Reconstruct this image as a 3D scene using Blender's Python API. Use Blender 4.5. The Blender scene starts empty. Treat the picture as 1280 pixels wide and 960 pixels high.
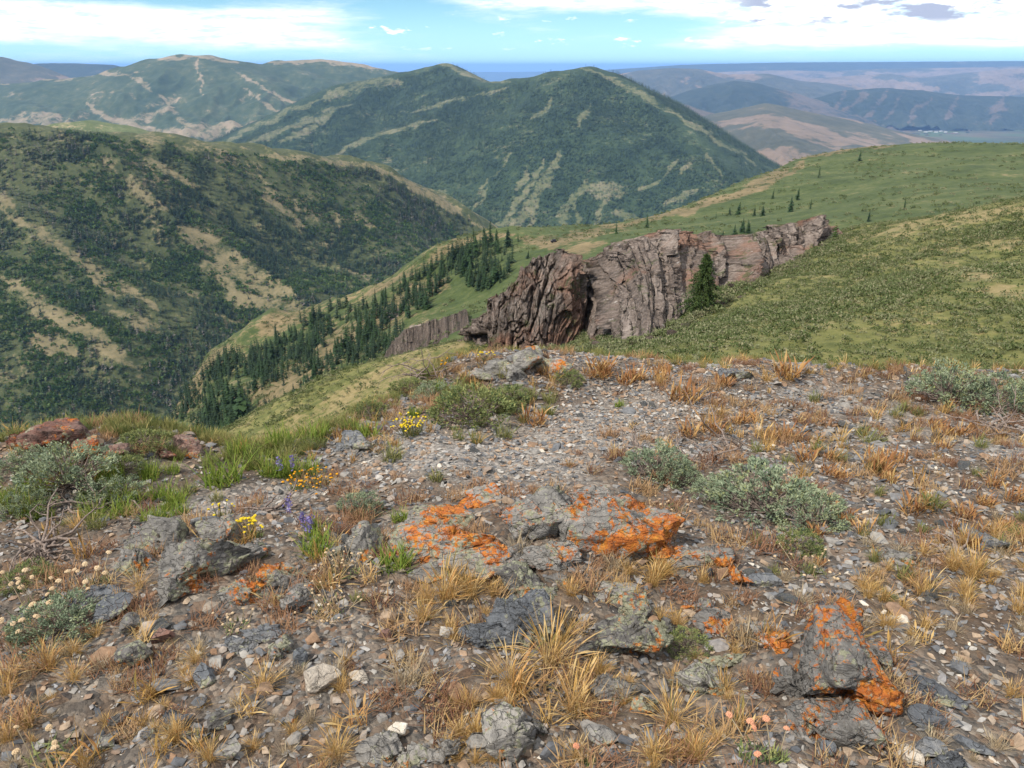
HAZE, EXPO = 3.4e-5, .68
import bpy, bmesh, math, random
import numpy as np
from math import radians, sin, cos, tan, pi

random.seed(7)
RNG = np.random.default_rng(11)
C = bpy.context.scene.collection
SC = bpy.context.scene

# ------------------------------------------------------------------ camera geometry (photo is 1280 x 960)
F = 967.0
VH = 82.0                                    # row of the true horizon
PITCH = math.atan((480 - VH) / F)
CP, SP = cos(PITCH), sin(PITCH)

def ray(u, v):
    cx = (np.asarray(u, float) - 640) / F
    cy = (480 - np.asarray(v, float)) / F
    y = CP + cy * SP
    return cx / y, (-SP + cy * CP) / y        # x and z per metre of forward distance

def P(u, v, d):
    a, b = ray(u, v)
    return np.array([a * d, d, b * d])

def proj(x, y, z):
    xc = x
    zc = y * CP - z * SP
    yc = y * SP + z * CP
    zc = np.maximum(zc, 1e-3)
    return 640 + F * xc / zc, 480 - F * yc / zc

# ------------------------------------------------------------------ noise
def _hash(ix, iy, iz, seed):
    h = (ix.astype(np.int64) * 374761393 + iy.astype(np.int64) * 668265263 + iz.astype(np.int64) * 2147483647 + seed * 974634777) & 0xFFFFFFFF
    h = ((h ^ (h >> 13)) * 1274126177) & 0xFFFFFFFF
    h = ((h ^ (h >> 16)) * 2246822519) & 0xFFFFFFFF
    h = h ^ (h >> 15)
    return (h & 0xFFFFFF) / float(0xFFFFFF)

def vnoise(x, y, z=None, seed=0):
    x = np.asarray(x, float); y = np.asarray(y, float)
    x0 = np.floor(x); y0 = np.floor(y)
    fx = x - x0; fy = y - y0
    fx = fx * fx * fx * (fx * (fx * 6 - 15) + 10); fy = fy * fy * fy * (fy * (fy * 6 - 15) + 10)
    if z is None:
        o = np.zeros_like(x0)
        a = _hash(x0, y0, o, seed); b = _hash(x0 + 1, y0, o, seed)
        c = _hash(x0, y0 + 1, o, seed); d = _hash(x0 + 1, y0 + 1, o, seed)
        return (a * (1 - fx) + b * fx) * (1 - fy) + (c * (1 - fx) + d * fx) * fy
    z = np.asarray(z, float); z0 = np.floor(z); fz = z - z0
    fz = fz * fz * (3 - 2 * fz)
    r = 0
    for k, wz in ((0, 1 - fz), (1, fz)):
        a = _hash(x0, y0, z0 + k, seed); b = _hash(x0 + 1, y0, z0 + k, seed)
        c = _hash(x0, y0 + 1, z0 + k, seed); d = _hash(x0 + 1, y0 + 1, z0 + k, seed)
        r = r + wz * ((a * (1 - fx) + b * fx) * (1 - fy) + (c * (1 - fx) + d * fx) * fy)
    return r

def fbm(x, y, z=None, oct=4, seed=0, gain=.5):
    s = 0; a = 1; t = 0; f = 1
    for i in range(oct):
        s = s + a * (vnoise(x * f, y * f, None if z is None else z * f, seed + i * 17) * 2 - 1)
        t += a; a *= gain; f *= 2.03
    return s / t

def ridged(x, y, z=None, oct=4, seed=0, gain=.5):
    s = 0; a = 1; t = 0; f = 1
    for i in range(oct):
        n = vnoise(x * f, y * f, None if z is None else z * f, seed + i * 17) * 2 - 1
        s = s + a * (1 - 2 * np.abs(n)); t += a; a *= gain; f *= 2.03
    return s / t

def sstep(a, b, x):
    t = np.clip((x - a) / (b - a), 0, 1)
    return t * t * (3 - 2 * t)

# ------------------------------------------------------------------ mesh helpers
def new_mesh(name, verts, faces, mats=(), smooth=True, attrs=None, matidx=None):
    """faces: an (N,3) or (N,4) int array, or a list of such arrays."""
    if isinstance(faces, np.ndarray): faces = [faces]
    verts = np.asarray(verts, np.float32)
    me = bpy.data.meshes.new(name)
    me.vertices.add(len(verts)); me.vertices.foreach_set('co', verts.ravel())
    loops = np.concatenate([f.ravel() for f in faces]).astype(np.int32)
    sizes = np.concatenate([np.full(len(f), f.shape[1]) for f in faces])
    starts = np.concatenate([[0], np.cumsum(sizes)[:-1]]).astype(np.int32)
    me.loops.add(len(loops)); me.loops.foreach_set('vertex_index', loops)
    me.polygons.add(len(sizes)); me.polygons.foreach_set('loop_start', starts)
    if matidx is not None: me.polygons.foreach_set('material_index', np.asarray(matidx, np.int32))
    me.polygons.foreach_set('use_smooth', np.full(len(sizes), smooth))
    for m in mats: me.materials.append(m)
    for k, a in (attrs or {}).items():
        at = me.attributes.new(k, 'FLOAT', 'POINT'); at.data.foreach_set('value', np.asarray(a, np.float32).ravel())
    me.update(calc_edges=True)
    return me

def link(name, me, label=None, cat=None, group=None, kind=None, parent=None, loc=None, rot=None, scale=None):
    o = bpy.data.objects.new(name, me); C.objects.link(o)
    if parent is not None: o.parent = parent
    if loc is not None: o.location = loc
    if rot is not None: o.rotation_euler = rot
    if scale is not None: o.scale = scale if hasattr(scale, '__len__') else (scale,) * 3
    tag(o, label, cat, group, kind)
    return o

def tag(o, label=None, cat=None, group=None, kind=None):
    if label: o['label'] = label
    if cat: o['category'] = cat
    if group: o['group'] = group
    if kind: o['kind'] = kind

def copy_tree(o, loc, rot, scale, label=None, group=None):
    c = o.copy(); C.objects.link(c)
    c.location = loc; c.rotation_euler = rot; c.scale = scale if hasattr(scale, '__len__') else (scale,) * 3
    if label: c['label'] = label
    if group: c['group'] = group
    for ch in o.children:
        k = ch.copy(); C.objects.link(k); k.parent = c
    return c

def merge(parts):
    """parts: list of (verts, faces array or list, rnd) -> verts, [faces...], rnd"""
    vs, fs, rs, off = [], {}, [], 0
    for v, f, r in parts:
        if isinstance(f, np.ndarray): f = [f]
        for ff in f: fs.setdefault(ff.shape[1], []).append(ff + off)
        vs.append(v); off += len(v)
        rs.append(np.full(len(v), r) if np.isscalar(r) else r)
    return np.concatenate(vs), [np.concatenate(x) for x in fs.values()], np.concatenate(rs)

def scatter(variants, idx, pos, yaw, scl, tilt=None, rnd=None):
    """One mesh out of many transformed copies. variants: list of (verts, faces(list), rnd-per-vertex)"""
    out_v, out_f, out_r, off = [], {}, [], 0
    scl = np.asarray(scl, float)
    if scl.ndim == 1: scl = np.stack([scl] * 3, 1)
    rnd = RNG.random(len(pos)) if rnd is None else rnd
    for k, (v, f, r) in enumerate(variants):
        sel = np.where(idx == k)[0]
        if not len(sel): continue
        if isinstance(f, np.ndarray): f = [f]
        n, m = len(sel), len(v)
        vv = v[None] * scl[sel][:, None, :]
        if tilt is not None:
            a = tilt[sel][:, 0][:, None]; ca, sa = np.cos(a), np.sin(a)
            y, z = vv[..., 1] * ca - vv[..., 2] * sa, vv[..., 1] * sa + vv[..., 2] * ca
            b = tilt[sel][:, 1][:, None]; cb, sb = np.cos(b), np.sin(b)
            x, z2 = vv[..., 0] * cb + z * sb, -vv[..., 0] * sb + z * cb
            vv = np.stack([x, y, z2], -1)
        c, s = np.cos(yaw[sel])[:, None], np.sin(yaw[sel])[:, None]
        vv = np.stack([vv[..., 0] * c - vv[..., 1] * s, vv[..., 0] * s + vv[..., 1] * c, vv[..., 2]], -1) + pos[sel][:, None, :]
        for ff in f:
            out_f.setdefault(ff.shape[1], []).append((ff[None] + (np.arange(n) * m)[:, None, None] + off).reshape(-1, ff.shape[1]))
        out_v.append(vv.reshape(-1, 3)); off += n * m
        rr = r if not np.isscalar(r) else np.full(m, r)
        out_r.append(((rr[None] * .35 + rnd[sel][:, None]) % 1.0).ravel())
    return np.concatenate(out_v), [np.concatenate(x) for x in out_f.values()], np.concatenate(out_r)

# ------------------------------------------------------------------ materials
class NT:
    def __init__(s, name):
        s.m = bpy.data.materials.new(name); s.m.use_nodes = True
        s.t = s.m.node_tree; s.n = s.t.nodes; s.l = s.t.links
        s.b = s.n['Principled BSDF']; s.b.inputs['Roughness'].default_value = .9
        s.b.inputs['Specular IOR Level'].default_value = .25
        s.out = s.n['Material Output']
    def node(s, ty, **kw):
        nd = s.n.new(ty)
        for k, v in kw.items(): setattr(nd, k, v)
        return nd
    def set(s, sock, v):
        if isinstance(v, bpy.types.NodeSocket): s.l.new(v, sock)
        elif v is not None:
            if hasattr(v, '__len__') and len(v) == 3 and sock.type == 'RGBA': v = (*v, 1)
            sock.default_value = v
    def obj(s): return s.node('ShaderNodeTexCoord').outputs['Object']
    def geo(s): return s.node('ShaderNodeNewGeometry')
    def attr(s, name): return s.node('ShaderNodeAttribute', attribute_name=name).outputs['Fac']
    def rand(s): return s.node('ShaderNodeObjectInfo').outputs['Random']
    def map(s, vec, scale=(1, 1, 1), rot=(0, 0, 0)):
        nd = s.node('ShaderNodeMapping'); s.set(nd.inputs['Vector'], vec)
        nd.inputs['Scale'].default_value = scale; nd.inputs['Rotation'].default_value = rot
        return nd.outputs[0]
    def noise(s, vec, scale, detail=5, rough=.6, dist=0):
        nd = s.node('ShaderNodeTexNoise'); s.set(nd.inputs['Vector'], vec)
        nd.inputs['Scale'].default_value = scale; nd.inputs['Detail'].default_value = detail
        nd.inputs['Roughness'].default_value = rough; nd.inputs['Distortion'].default_value = dist
        return nd.outputs['Fac']
    def vor(s, vec, scale, feature='F1', rnd=1, out='Color'):
        nd = s.node('ShaderNodeTexVoronoi', feature=feature); s.set(nd.inputs['Vector'], vec)
        nd.inputs['Scale'].default_value = scale; nd.inputs['Randomness'].default_value = rnd
        return nd.outputs[out]
    def math(s, op, a, b=None, c=None, clamp=False):
        nd = s.node('ShaderNodeMath', operation=op, use_clamp=clamp)
        for i, v in enumerate((a, b, c)):
            if v is not None: s.set(nd.inputs[i], v)
        return nd.outputs[0]
    def ss(s, x, a, b):
        nd = s.node('ShaderNodeMapRange', interpolation_type='SMOOTHSTEP'); s.set(nd.inputs[0], x)
        nd.inputs[1].default_value = a; nd.inputs[2].default_value = b
        return nd.outputs[0]
    def mix(s, f, a, b, blend='MIX'):
        nd = s.node('ShaderNodeMix', data_type='RGBA', blend_type=blend)
        s.set(nd.inputs[0], f); s.set(nd.inputs[6], a); s.set(nd.inputs[7], b)
        return nd.outputs[2]
    def ramp(s, f, stops, interp='LINEAR'):
        nd = s.node('ShaderNodeValToRGB'); s.set(nd.inputs[0], f); cr = nd.color_ramp; cr.interpolation = interp
        while len(cr.elements) < len(stops): cr.elements.new(.5)
        for e, (p, c) in zip(cr.elements, stops): e.position = p; e.color = (*c, 1)
        return nd.outputs[0]
    def bump(s, h, strength, dist):
        nd = s.node('ShaderNodeBump'); s.set(nd.inputs['Height'], h)
        nd.inputs['Strength'].default_value = strength; nd.inputs['Distance'].default_value = dist
        s.l.new(nd.outputs[0], s.b.inputs['Normal'])
    def done(s, col, rough=None):
        s.set(s.b.inputs['Base Color'], col)
        if rough is not None: s.set(s.b.inputs['Roughness'], rough)
        return s.m

def leaf_translucent(t, col, amt=.35):
    tr = t.node('ShaderNodeBsdfTranslucent'); t.set(tr.inputs[0], col)
    mx = t.node('ShaderNodeMixShader'); mx.inputs[0].default_value = amt
    t.l.new(t.b.outputs[0], mx.inputs[1]); t.l.new(tr.outputs[0], mx.inputs[2]); t.l.new(mx.outputs[0], t.out.inputs['Surface'])

def m_leafy(name, stops, amt=.3, objrand=True):
    t = NT(name)
    f = t.attr('rnd')
    if objrand: f = t.math('FRACT', t.math('ADD', f, t.math('MULTIPLY', t.rand(), .5)))
    col = t.ramp(f, stops)
    t.done(col, .75); leaf_translucent(t, col, amt)
    return t.m

def m_rock(name, lichen, crust=0.0, base=((.085, .080, .076), (.205, .195, .182), (.37, .345, .31)), red=0.0):
    t = NT(name); o = t.obj()
    big = t.noise(o, 5, 6, .65); fine = t.noise(o, 38, 6, .7)
    lay = t.noise(t.map(o, (3, 3, 26), (.5, .45, .2)), 1.6, 6, .65, .1)
    f = t.math('ADD', t.math('MULTIPLY', big, .45), t.math('ADD', t.math('MULTIPLY', fine, .3), t.math('MULTIPLY', lay, .3)))
    f = t.math('ADD', f, t.math('MULTIPLY', t.math('SUBTRACT', t.rand(), .5), .16))
    col = t.ramp(f, [(.36, base[0]), (.52, base[1]), (.66, base[2])])
    if red:
        col = t.mix(t.math('MULTIPLY', t.ss(t.noise(o, 3.3, 5, .6), .42, .6), red), col, (.22, .075, .045))
    wrm = t.ss(t.noise(o, 9, 4, .6), .5, .68)
    col = t.mix(t.math('MULTIPLY', wrm, .5), col, (.19, .135, .095))
    if crust:
        c = t.ss(t.math('ADD', t.noise(o, 9, 4, .6), t.math('MULTIPLY', t.noise(o, 70, 3, .6), .5)), .84 - .1 * crust, .88 - .1 * crust)
        col = t.mix(t.math('MULTIPLY', c, .8), col, t.ramp(t.noise(o, 90, 2), [(.3, (.17, .18, .11)), (.7, (.34, .34, .24))]))
    if lichen:
        n = t.math('ADD', t.math('MULTIPLY', t.noise(o, 5, 3, .5), .5), t.math('MULTIPLY', t.noise(o, 42, 6, .75), .52))
        l = t.math('MULTIPLY', t.ss(n, .605 - .06 * lichen, .65 - .06 * lichen), .92)
        lc = t.ramp(t.noise(o, 30, 6, .75), [(.30, (.15, .045, .015)), (.44, (.38, .095, .010)), (.58, (.50, .165, .012)), (.72, (.48, .27, .035))])
        col = t.mix(l, col, lc)
    wv = t.node('ShaderNodeVectorMath', operation='ADD'); t.set(wv.inputs[0], t.map(o, (1, 1.4, 3.4), (.4, .3, .2)))
    nv = t.node('ShaderNodeTexNoise'); t.set(nv.inputs['Vector'], o); nv.inputs['Scale'].default_value = 16; nv.inputs['Detail'].default_value = 4
    sc = t.node('ShaderNodeVectorMath', operation='SCALE'); t.set(sc.inputs[0], nv.outputs['Color']); sc.inputs['Scale'].default_value = .12; t.set(wv.inputs[1], sc.outputs[0])
    cr = t.ss(t.vor(wv.outputs[0], 13, 'DISTANCE_TO_EDGE', 1, 'Distance'), .0, .035)
    col = t.mix(cr, t.mix(.35, col, (.03, .027, .024)), col)
    h = t.math('ADD', t.math('MULTIPLY', fine, .7), t.math('ADD', t.math('MULTIPLY', lay, .9), t.math('MULTIPLY', cr, .25)))
    t.bump(h, 1.0, .03)
    return t.done(col, .88)

M = {}
M['rock_lichen'] = m_rock('lichen_rock', 1.6, .4)
M['rock_some'] = m_rock('spotted_rock', .7, .5)
M['rock_crust'] = m_rock('crusted_rock', .8, 1.2)
M['rock_dark'] = m_rock('dark_slate', -.1, .2, ((.05, .055, .065), (.13, .14, .155), (.26, .255, .25)))
M['rock_red'] = m_rock('red_rock', .9, .2, ((.08, .05, .045), (.19, .12, .10), (.30, .25, .22)), red=.8)
M['rock_pale'] = m_rock('quartz_rock', -.2, 0, ((.34, .29, .24), (.55, .49, .41), (.72, .69, .63)))

def m_stone():
    t = NT('loose_stone'); o = t.obj(); g = t.geo()
    f = t.math('FRACT', t.math('ADD', t.attr('rnd'), t.rand()))
    col = t.ramp(f, [(0, (.065, .07, .08)), (.24, (.125, .13, .14)), (.42, (.19, .18, .17)), (.56, (.25, .24, .225)), (.66, (.19, .115, .07)), (.82, (.29, .225, .165)), (.94, (.20, .205, .22)), (1, (.46, .42, .36))])
    n = t.noise(g.outputs['Position'], 45, 5, .65)
    col = t.mix(1, col, t.ramp(n, [(.3, (.62, .62, .62)), (.7, (1.3, 1.28, 1.25))]), 'MULTIPLY')
    t.bump(n, .5, .008)
    return t.done(col, .85)
M['stone'] = m_stone()

def m_ground():
    t = NT('stony_ground'); o = t.obj()
    pale = t.attr('pale'); green = t.attr('green')
    p1 = t.vor(o, 28, 'F1', 1, 'Color'); p2 = t.vor(o, 62, 'F1', 1, 'Color')
    h1 = t.vor(o, 28, 'F1', 1, 'Distance'); h2 = t.vor(o, 62, 'F1', 1, 'Distance')
    stops = [(0, (.035, .033, .034)), (.3, (.085, .078, .07)), (.55, (.15, .13, .11)), (.75, (.12, .072, .045)), (1, (.27, .235, .195))]
    s1 = t.node('ShaderNodeSeparateColor'); t.set(s1.inputs[0], p1)
    s2 = t.node('ShaderNodeSeparateColor'); t.set(s2.inputs[0], p2)
    col = t.mix(t.ss(t.noise(o, 3, 4), .4, .6), t.ramp(s1.outputs[0], stops), t.ramp(s2.outputs[0], stops))
    soil = t.ramp(t.noise(o, 9, 6, .7), [(.3, (.036, .023, .015)), (.5, (.080, .053, .034)), (.7, (.15, .105, .068))])  # real soil, its colour darkened to stand in for contact shade between stones
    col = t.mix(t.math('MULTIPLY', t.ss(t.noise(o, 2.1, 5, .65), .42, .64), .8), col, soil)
    col = t.mix(t.math('MULTIPLY', pale, .55), col, t.ramp(s2.outputs[0], [(0, (.14, .135, .13)), (.5, (.25, .235, .22)), (1, (.42, .40, .37))]))
    col = t.mix(green, col, t.ramp(t.noise(o, 14, 5, .7), [(.3, (.05, .06, .02)), (.5, (.10, .11, .035)), (.7, (.17, .15, .06))]))
    h = t.math('SUBTRACT', t.noise(o, 30, 5, .7), t.math('ADD', t.math('MULTIPLY', h1, .7), t.math('MULTIPLY', h2, .5)))
    t.bump(h, .8, .02)
    return t.done(col, .95)
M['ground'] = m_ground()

def m_slope(name, greens, tans, rock, scale, bumpd, blotch=1.0):
    """grass / sage slope: attribute tan 0..1 turns green ground cover into dry grass or bare earth."""
    t = NT(name); o = t.obj()
    n1 = t.noise(o, scale, 8, .68); n2 = t.noise(o, scale * 6.3, 6, .7)
    k = t.math('ADD', t.math('MULTIPLY', n1, .55 * blotch), t.math('MULTIPLY', n2, .45))
    g = t.ramp(k, [(.36, greens[0]), (.5, greens[1]), (.62, greens[2])])
    d = t.ramp(k, [(.34, tans[0]), (.5, tans[1]), (.64, tans[2])])
    tn = t.attr('tan')
    f = t.ss(t.math('ADD', tn, t.math('ADD', t.math('MULTIPLY', t.math('SUBTRACT', n1, .5), 2.8), t.math('MULTIPLY', t.math('SUBTRACT', n2, .5), 2.4))), .34, .92)
    col = t.mix(f, g, d)
    if rock: col = t.mix(t.ss(t.math('ADD', t.attr('rock'), t.math('MULTIPLY', t.math('SUBTRACT', n2, .5), .8)), .35, .6), col, t.ramp(n1, [(.3, rock[0]), (.7, rock[1])]))
    t.bump(k, .8, bumpd)
    return t.done(col, .95)

# ------------------------------------------------------------------ terrain layers
def tps_fit(pts):
    pts = np.array(pts, float); s = np.abs(pts[:, :2]).max()
    q = pts[:, :2] / s; n = len(q)
    r2 = ((q[:, None] - q[None]) ** 2).sum(-1)
    K = np.where(r2 > 0, .5 * r2 * np.log(np.maximum(r2, 1e-20)), 0) + np.eye(n) * 2e-4
    A = np.zeros((n + 3, n + 3)); A[:n, :n] = K; A[:n, n] = 1; A[:n, n + 1:] = q; A[n, :n] = 1; A[n + 1:, :n] = q.T
    w = np.linalg.solve(A, np.concatenate([pts[:, 2], [0, 0, 0]]))
    def f(x, y):
        x = np.asarray(x, float) / s; y = np.asarray(y, float) / s
        z = w[n] + w[n + 1] * x + w[n + 2] * y
        for i in range(n):
            r2 = (x - q[i, 0]) ** 2 + (y - q[i, 1]) ** 2
            z = z + w[i] * .5 * r2 * np.log(np.maximum(r2, 1e-20))
        return z
    return f

def poly_dist(x, y, pl):
    """distance to a polyline (N,2+) and parameter 0..1 along it"""
    best = np.full(np.shape(x), 1e18); par = np.zeros(np.shape(x)); n = len(pl) - 1
    for i in range(n):
        ax, ay = pl[i][:2]; bx, by = pl[i + 1][:2]
        dx, dy = bx - ax, by - ay; L = dx * dx + dy * dy + 1e-9
        t = np.clip(((x - ax) * dx + (y - ay) * dy) / L, 0, 1)
        d = (x - ax - t * dx) ** 2 + (y - ay - t * dy) ** 2
        m = d < best; best = np.where(m, d, best); par = np.where(m, (i + t) / n, par)
    return np.sqrt(best), par

def hit(f, u, v, d0, d1, n=400):
    """first point where the line of sight through a pixel of the photo meets the surface z = f(x, y)"""
    a, b = ray(u, v)
    d = d0 * (d1 / d0) ** np.linspace(0, 1, n)
    g = b * d - f(a * d, d)
    k = np.where(g < 0)[0]
    if not len(k): return None
    k = k[0]
    if k == 0: dd = d[0]
    else: dd = d[k - 1] + (d[k] - d[k - 1]) * g[k - 1] / (g[k - 1] - g[k])
    return np.array([a * dd, dd, float(f(np.array([a * dd]), np.array([dd]))[0])])

def fan_mesh(f, u0, u1, nu, d0, d1, nd, power=None):
    us = np.linspace(u0, u1, nu); ds = d0 * (d1 / d0) ** np.linspace(0, 1, nd)
    A = (us - 640) / F / CP * .97
    X = A[None, :] * ds[:, None]; Y = np.repeat(ds[:, None], nu, 1)
    Z = f(X.ravel(), Y.ravel())
    V = np.stack([X.ravel(), Y.ravel(), Z], 1)
    i = np.arange(nu * nd).reshape(nd, nu)
    Q = np.stack([i[:-1, :-1].ravel(), i[:-1, 1:].ravel(), i[1:, 1:].ravel(), i[1:, :-1].ravel()], 1)
    return V, Q

def px_strokes(u, v, strokes):
    """weight 0..1 near strokes [(points, half width)], for ground cover that is traced once and then stays where it lies"""
    w = np.zeros(np.shape(u))
    u, v = u + 9 * fbm(u * .05, v * .08, oct=4, seed=401), v + 6 * fbm(u * .05, v * .08, oct=4, seed=402)
    for pts, hw in strokes:
        d, tt = poly_dist(u, v, pts)
        w = np.maximum(w, 1 - sstep(.1, 1.5, d / (hw * (.3 + .75 * np.sin(np.clip(tt, 0, 1) * pi) ** .6))))
    return w

def in_poly(u, v, poly):
    u = np.asarray(u); v = np.asarray(v); c = np.zeros(u.shape, bool); n = len(poly)
    for i in range(n):
        x1, y1 = poly[i]; x2, y2 = poly[(i + 1) % n]
        m = ((y1 > v) != (y2 > v)) & (u < (x2 - x1) * (v - y1) / (y2 - y1 + 1e-12) + x1)
        c ^= m
    return c

# ---- foreground knoll
RIM = [(-500, 560), (-200, 560), (0, 556), (120, 549), (230, 562), (300, 568), (360, 558), (420, 535), (480, 505), (540, 478), (590, 452), (650, 446), (720, 452), (800, 455), (900, 462), (1000, 467), (1100, 472), (1280, 482), (1500, 490), (1900, 500)]
H0, SL = -1.5, -.16
def _rim():
    us, ds = [], []
    for u, v in RIM:
        a, b = ray(u, v); us.append(a); ds.append(H0 / (b - SL))
    return np.array(us), np.array(ds)
RA, RD = _rim()

FG_BUMPS = []       # (x, y, radius, height)
def fg(x, y):
    x = np.asarray(x, float); y = np.asarray(y, float)
    z = H0 + SL * y
    a = x / np.maximum(y, .3)
    be = y - np.interp(a, RA, RD)
    steep = .30 + .55 * sstep(.1, -.25, a)
    be = be + .25 * fbm(x * .9, y * .9, oct=3, seed=5)
    z = z - steep * np.where(be > 0, be * be / (be + .8), 0)
    amp = sstep(0, 1.5, y)
    z = z + .10 * fbm(x * .8, y * .8, oct=3, seed=21) + .035 * fbm(x * 3.3, y * 3.3, oct=4, seed=31) + .012 * fbm(x * 14, y * 14, oct=3, seed=41)
    for bx, by, r, h in FG_BUMPS:
        z = z + h * np.exp(-((x - bx) ** 2 + (y - by) ** 2) / (r * r))
    return z

def fgp(u, v):
    p = hit(fg, u, v, 1.0, 14, 260)
    return p
for (u, v, r, h) in [(690, 680, .45, .10), (620, 690, .35, .05), (250, 725, .45, .08), (1040, 850, .35, .08), (650, 462, .8, .16), (70, 570, .6, .12), (1200, 500, .8, .05)]:
    p = fgp(u, v); FG_BUMPS.append((p[0], p[1], r, h))

V, Q = fan_mesh(fg, -1700, 3000, 900, .28, 16, 600)
uu, vv = proj(V[:, 0], V[:, 1], V[:, 2])
pale = px_strokes(uu, vv, [([(440, 570), (600, 570), (700, 560), (800, 520), (860, 480)], 45), ([(700, 590), (760, 560)], 30), ([(150, 640), (300, 625), (420, 600)], 22), ([(980, 490), (1280, 560)], 22)])
pale = np.clip(pale * (1 + .6 * fbm(V[:, 0] * 2, V[:, 1] * 2, oct=3, seed=3)), 0, 1)
green = sstep(.0, .5, V[:, 1] - np.interp(V[:, 0] / V[:, 1], RA, RD) + .3 * fbm(V[:, 0] * 1.5, V[:, 1] * 1.5, oct=3, seed=8)) * .9
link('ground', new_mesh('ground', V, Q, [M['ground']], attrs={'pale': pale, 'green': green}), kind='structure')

# ---- hillside that falls away from the knoll (right slope + grassy spur below the cliff)
def skyback(pts, rel=.15, slope=.45):
    out = []
    for (u, v, d) in pts:
        p = P(u, v, d); out.append([p[0] * (1 + rel), p[1] * (1 + rel), p[2] - slope * rel * d])
    return out

hs_sky = [(1280, 250, 95), (1180, 268, 97), (1060, 286, 108), (1500, 215, 100)]
hs_pts = [(1280, 475, 22), (1100, 468, 24), (950, 458, 27), (800, 447, 33), (1280, 400, 32), (1000, 420, 33), (877, 392, 58), (930, 360, 68), (1000, 328, 84),
          (1040, 300, 96), (1280, 330, 48), (1150, 330, 62), (1500, 470, 20), (1500, 330, 45), (700, 447, 50), (800, 440, 45), (600, 465, 62), (640, 460, 50),
          (572, 428, 72), (520, 445, 80), (470, 468, 85), (420, 495, 88), (370, 525, 90), (320, 555, 92), (270, 585, 92), (560, 470, 58), (500, 495, 58), (450, 525, 58), (400, 550, 56), (350, 590, 50), (450, 560, 40), (560, 500, 40),
          (100, 640, 60), (0, 650, 60), (-300, 680, 60), (150, 680, 100), (-200, 700, 100), (700, 470, 25), (500, 560, 22), (300, 640, 20), (0, 680, 18), (-300, 700, 18)]
hs_c = [P(*p) for p in hs_pts + hs_sky] + skyback(hs_sky, .3, .5) + skyback([(572, 428, 72), (520, 445, 80), (470, 468, 85), (420, 495, 88), (370, 525, 90), (320, 555, 92)], .35, .95)
_hs = tps_fit(hs_c)
def hs(x, y):
    x = np.asarray(x, float); y = np.asarray(y, float)
    return _hs(x, y) + .5 * fbm(x * .07, y * .07, oct=3, seed=51) + .22 * fbm(x * .4, y * .4, oct=4, seed=52)
V, Q = fan_mesh(hs, -500, 1800, 420, 8, 190, 420)
uu, vv = proj(V[:, 0], V[:, 1], V[:, 2])
tn = np.maximum(px_strokes(uu, vv, [([(1290, 255), (1180, 275), (1060, 300)], 16), ([(1280, 300), (1150, 310)], 14), ([(572, 432), (470, 475), (370, 530), (300, 570)], 22), ([(1180, 330), (1280, 370)], 16), ([(1000, 470), (1280, 475)], 12)]) * .75, .28 * vnoise(V[:, 0] * .12, V[:, 1] * .12, seed=77))
rk = tn * 0
M['hillside'] = m_slope('hillside_grass', ((.055, .066, .018), (.115, .118, .036), (.20, .175, .07)), ((.10, .088, .034), (.17, .14, .062), (.25, .195, .10)), ((.10, .072, .05), (.19, .14, .10)), .25, .5)
link('hillside', new_mesh('hillside', V, Q, [M['hillside']], attrs={'tan': tn, 'rock': rk}), kind='structure')

# ---- saddle, far grassy hill and the wooded spur
sd_sky = [(700, 288, 420), (770, 283, 425), (800, 275, 435), (850, 258, 475), (900, 240, 520), (940, 222, 560), (1000, 198, 620), (1060, 186, 650), (1110, 181, 650), (1200, 179, 620), (1280, 180, 580), (1600, 182, 560)]
sd_cr = [(650, 290, 430), (600, 293, 440), (560, 312, 445), (520, 338, 450), (460, 368, 460), (380, 393, 480), (320, 420, 490), (285, 428, 490), (250, 462, 470), (222, 500, 440), (205, 545, 400), (195, 600, 360)]
sd_pts = [(690, 303, 372), (700, 330, 310), (760, 315, 300), (860, 292, 300), (950, 292, 290), (1050, 282, 280), (1150, 262, 290), (1280, 240, 300), (1600, 240, 300), (1000, 240, 450), (1150, 220, 450), (1280, 214, 430), (900, 270, 400), (1000, 214, 545), (1060, 201, 560), (1150, 198, 540), (1280, 196, 505), (1600, 200, 480), (1110, 189, 600),
          (300, 520, 260), (350, 480, 300), (400, 440, 345), (450, 425, 320), (520, 385, 325), (580, 345, 340), (620, 322, 350), (240, 520, 330), (300, 470, 380), (440, 392, 410), (520, 355, 400),
          (420, 485, 235), (330, 545, 215), (500, 445, 225), (560, 405, 215), (650, 380, 220), (270, 590, 200), (200, 650, 220), (800, 370, 200), (1000, 345, 190), (1280, 300, 190), (100, 680, 250)]
_sd = tps_fit([P(*p) for p in sd_pts + sd_sky + sd_cr] + skyback(sd_sky, .12, .22) + skyback(sd_sky, .4, .35) + skyback(sd_cr, .3, .75))
sd_ridges = [([(600, 293), (560, 320), (470, 385), (380, 440), (300, 500)], 0, 25)]
def sd(x, y):
    x = np.asarray(x, float); y = np.asarray(y, float)
    m = sstep(60, -60, x)
    return _sd(x, y) + 1.6 * fbm(x * .02, y * .02, oct=4, seed=61) + m * 9 * ridged(x * .014 + y * .004, y * .006 - x * .004, oct=4, seed=62) + .35 * fbm(x * .12, y * .12, oct=3, seed=63)
V, Q = fan_mesh(sd, -300, 1750, 480, 150, 820, 420)
uu, vv = proj(V[:, 0], V[:, 1], V[:, 2])
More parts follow.
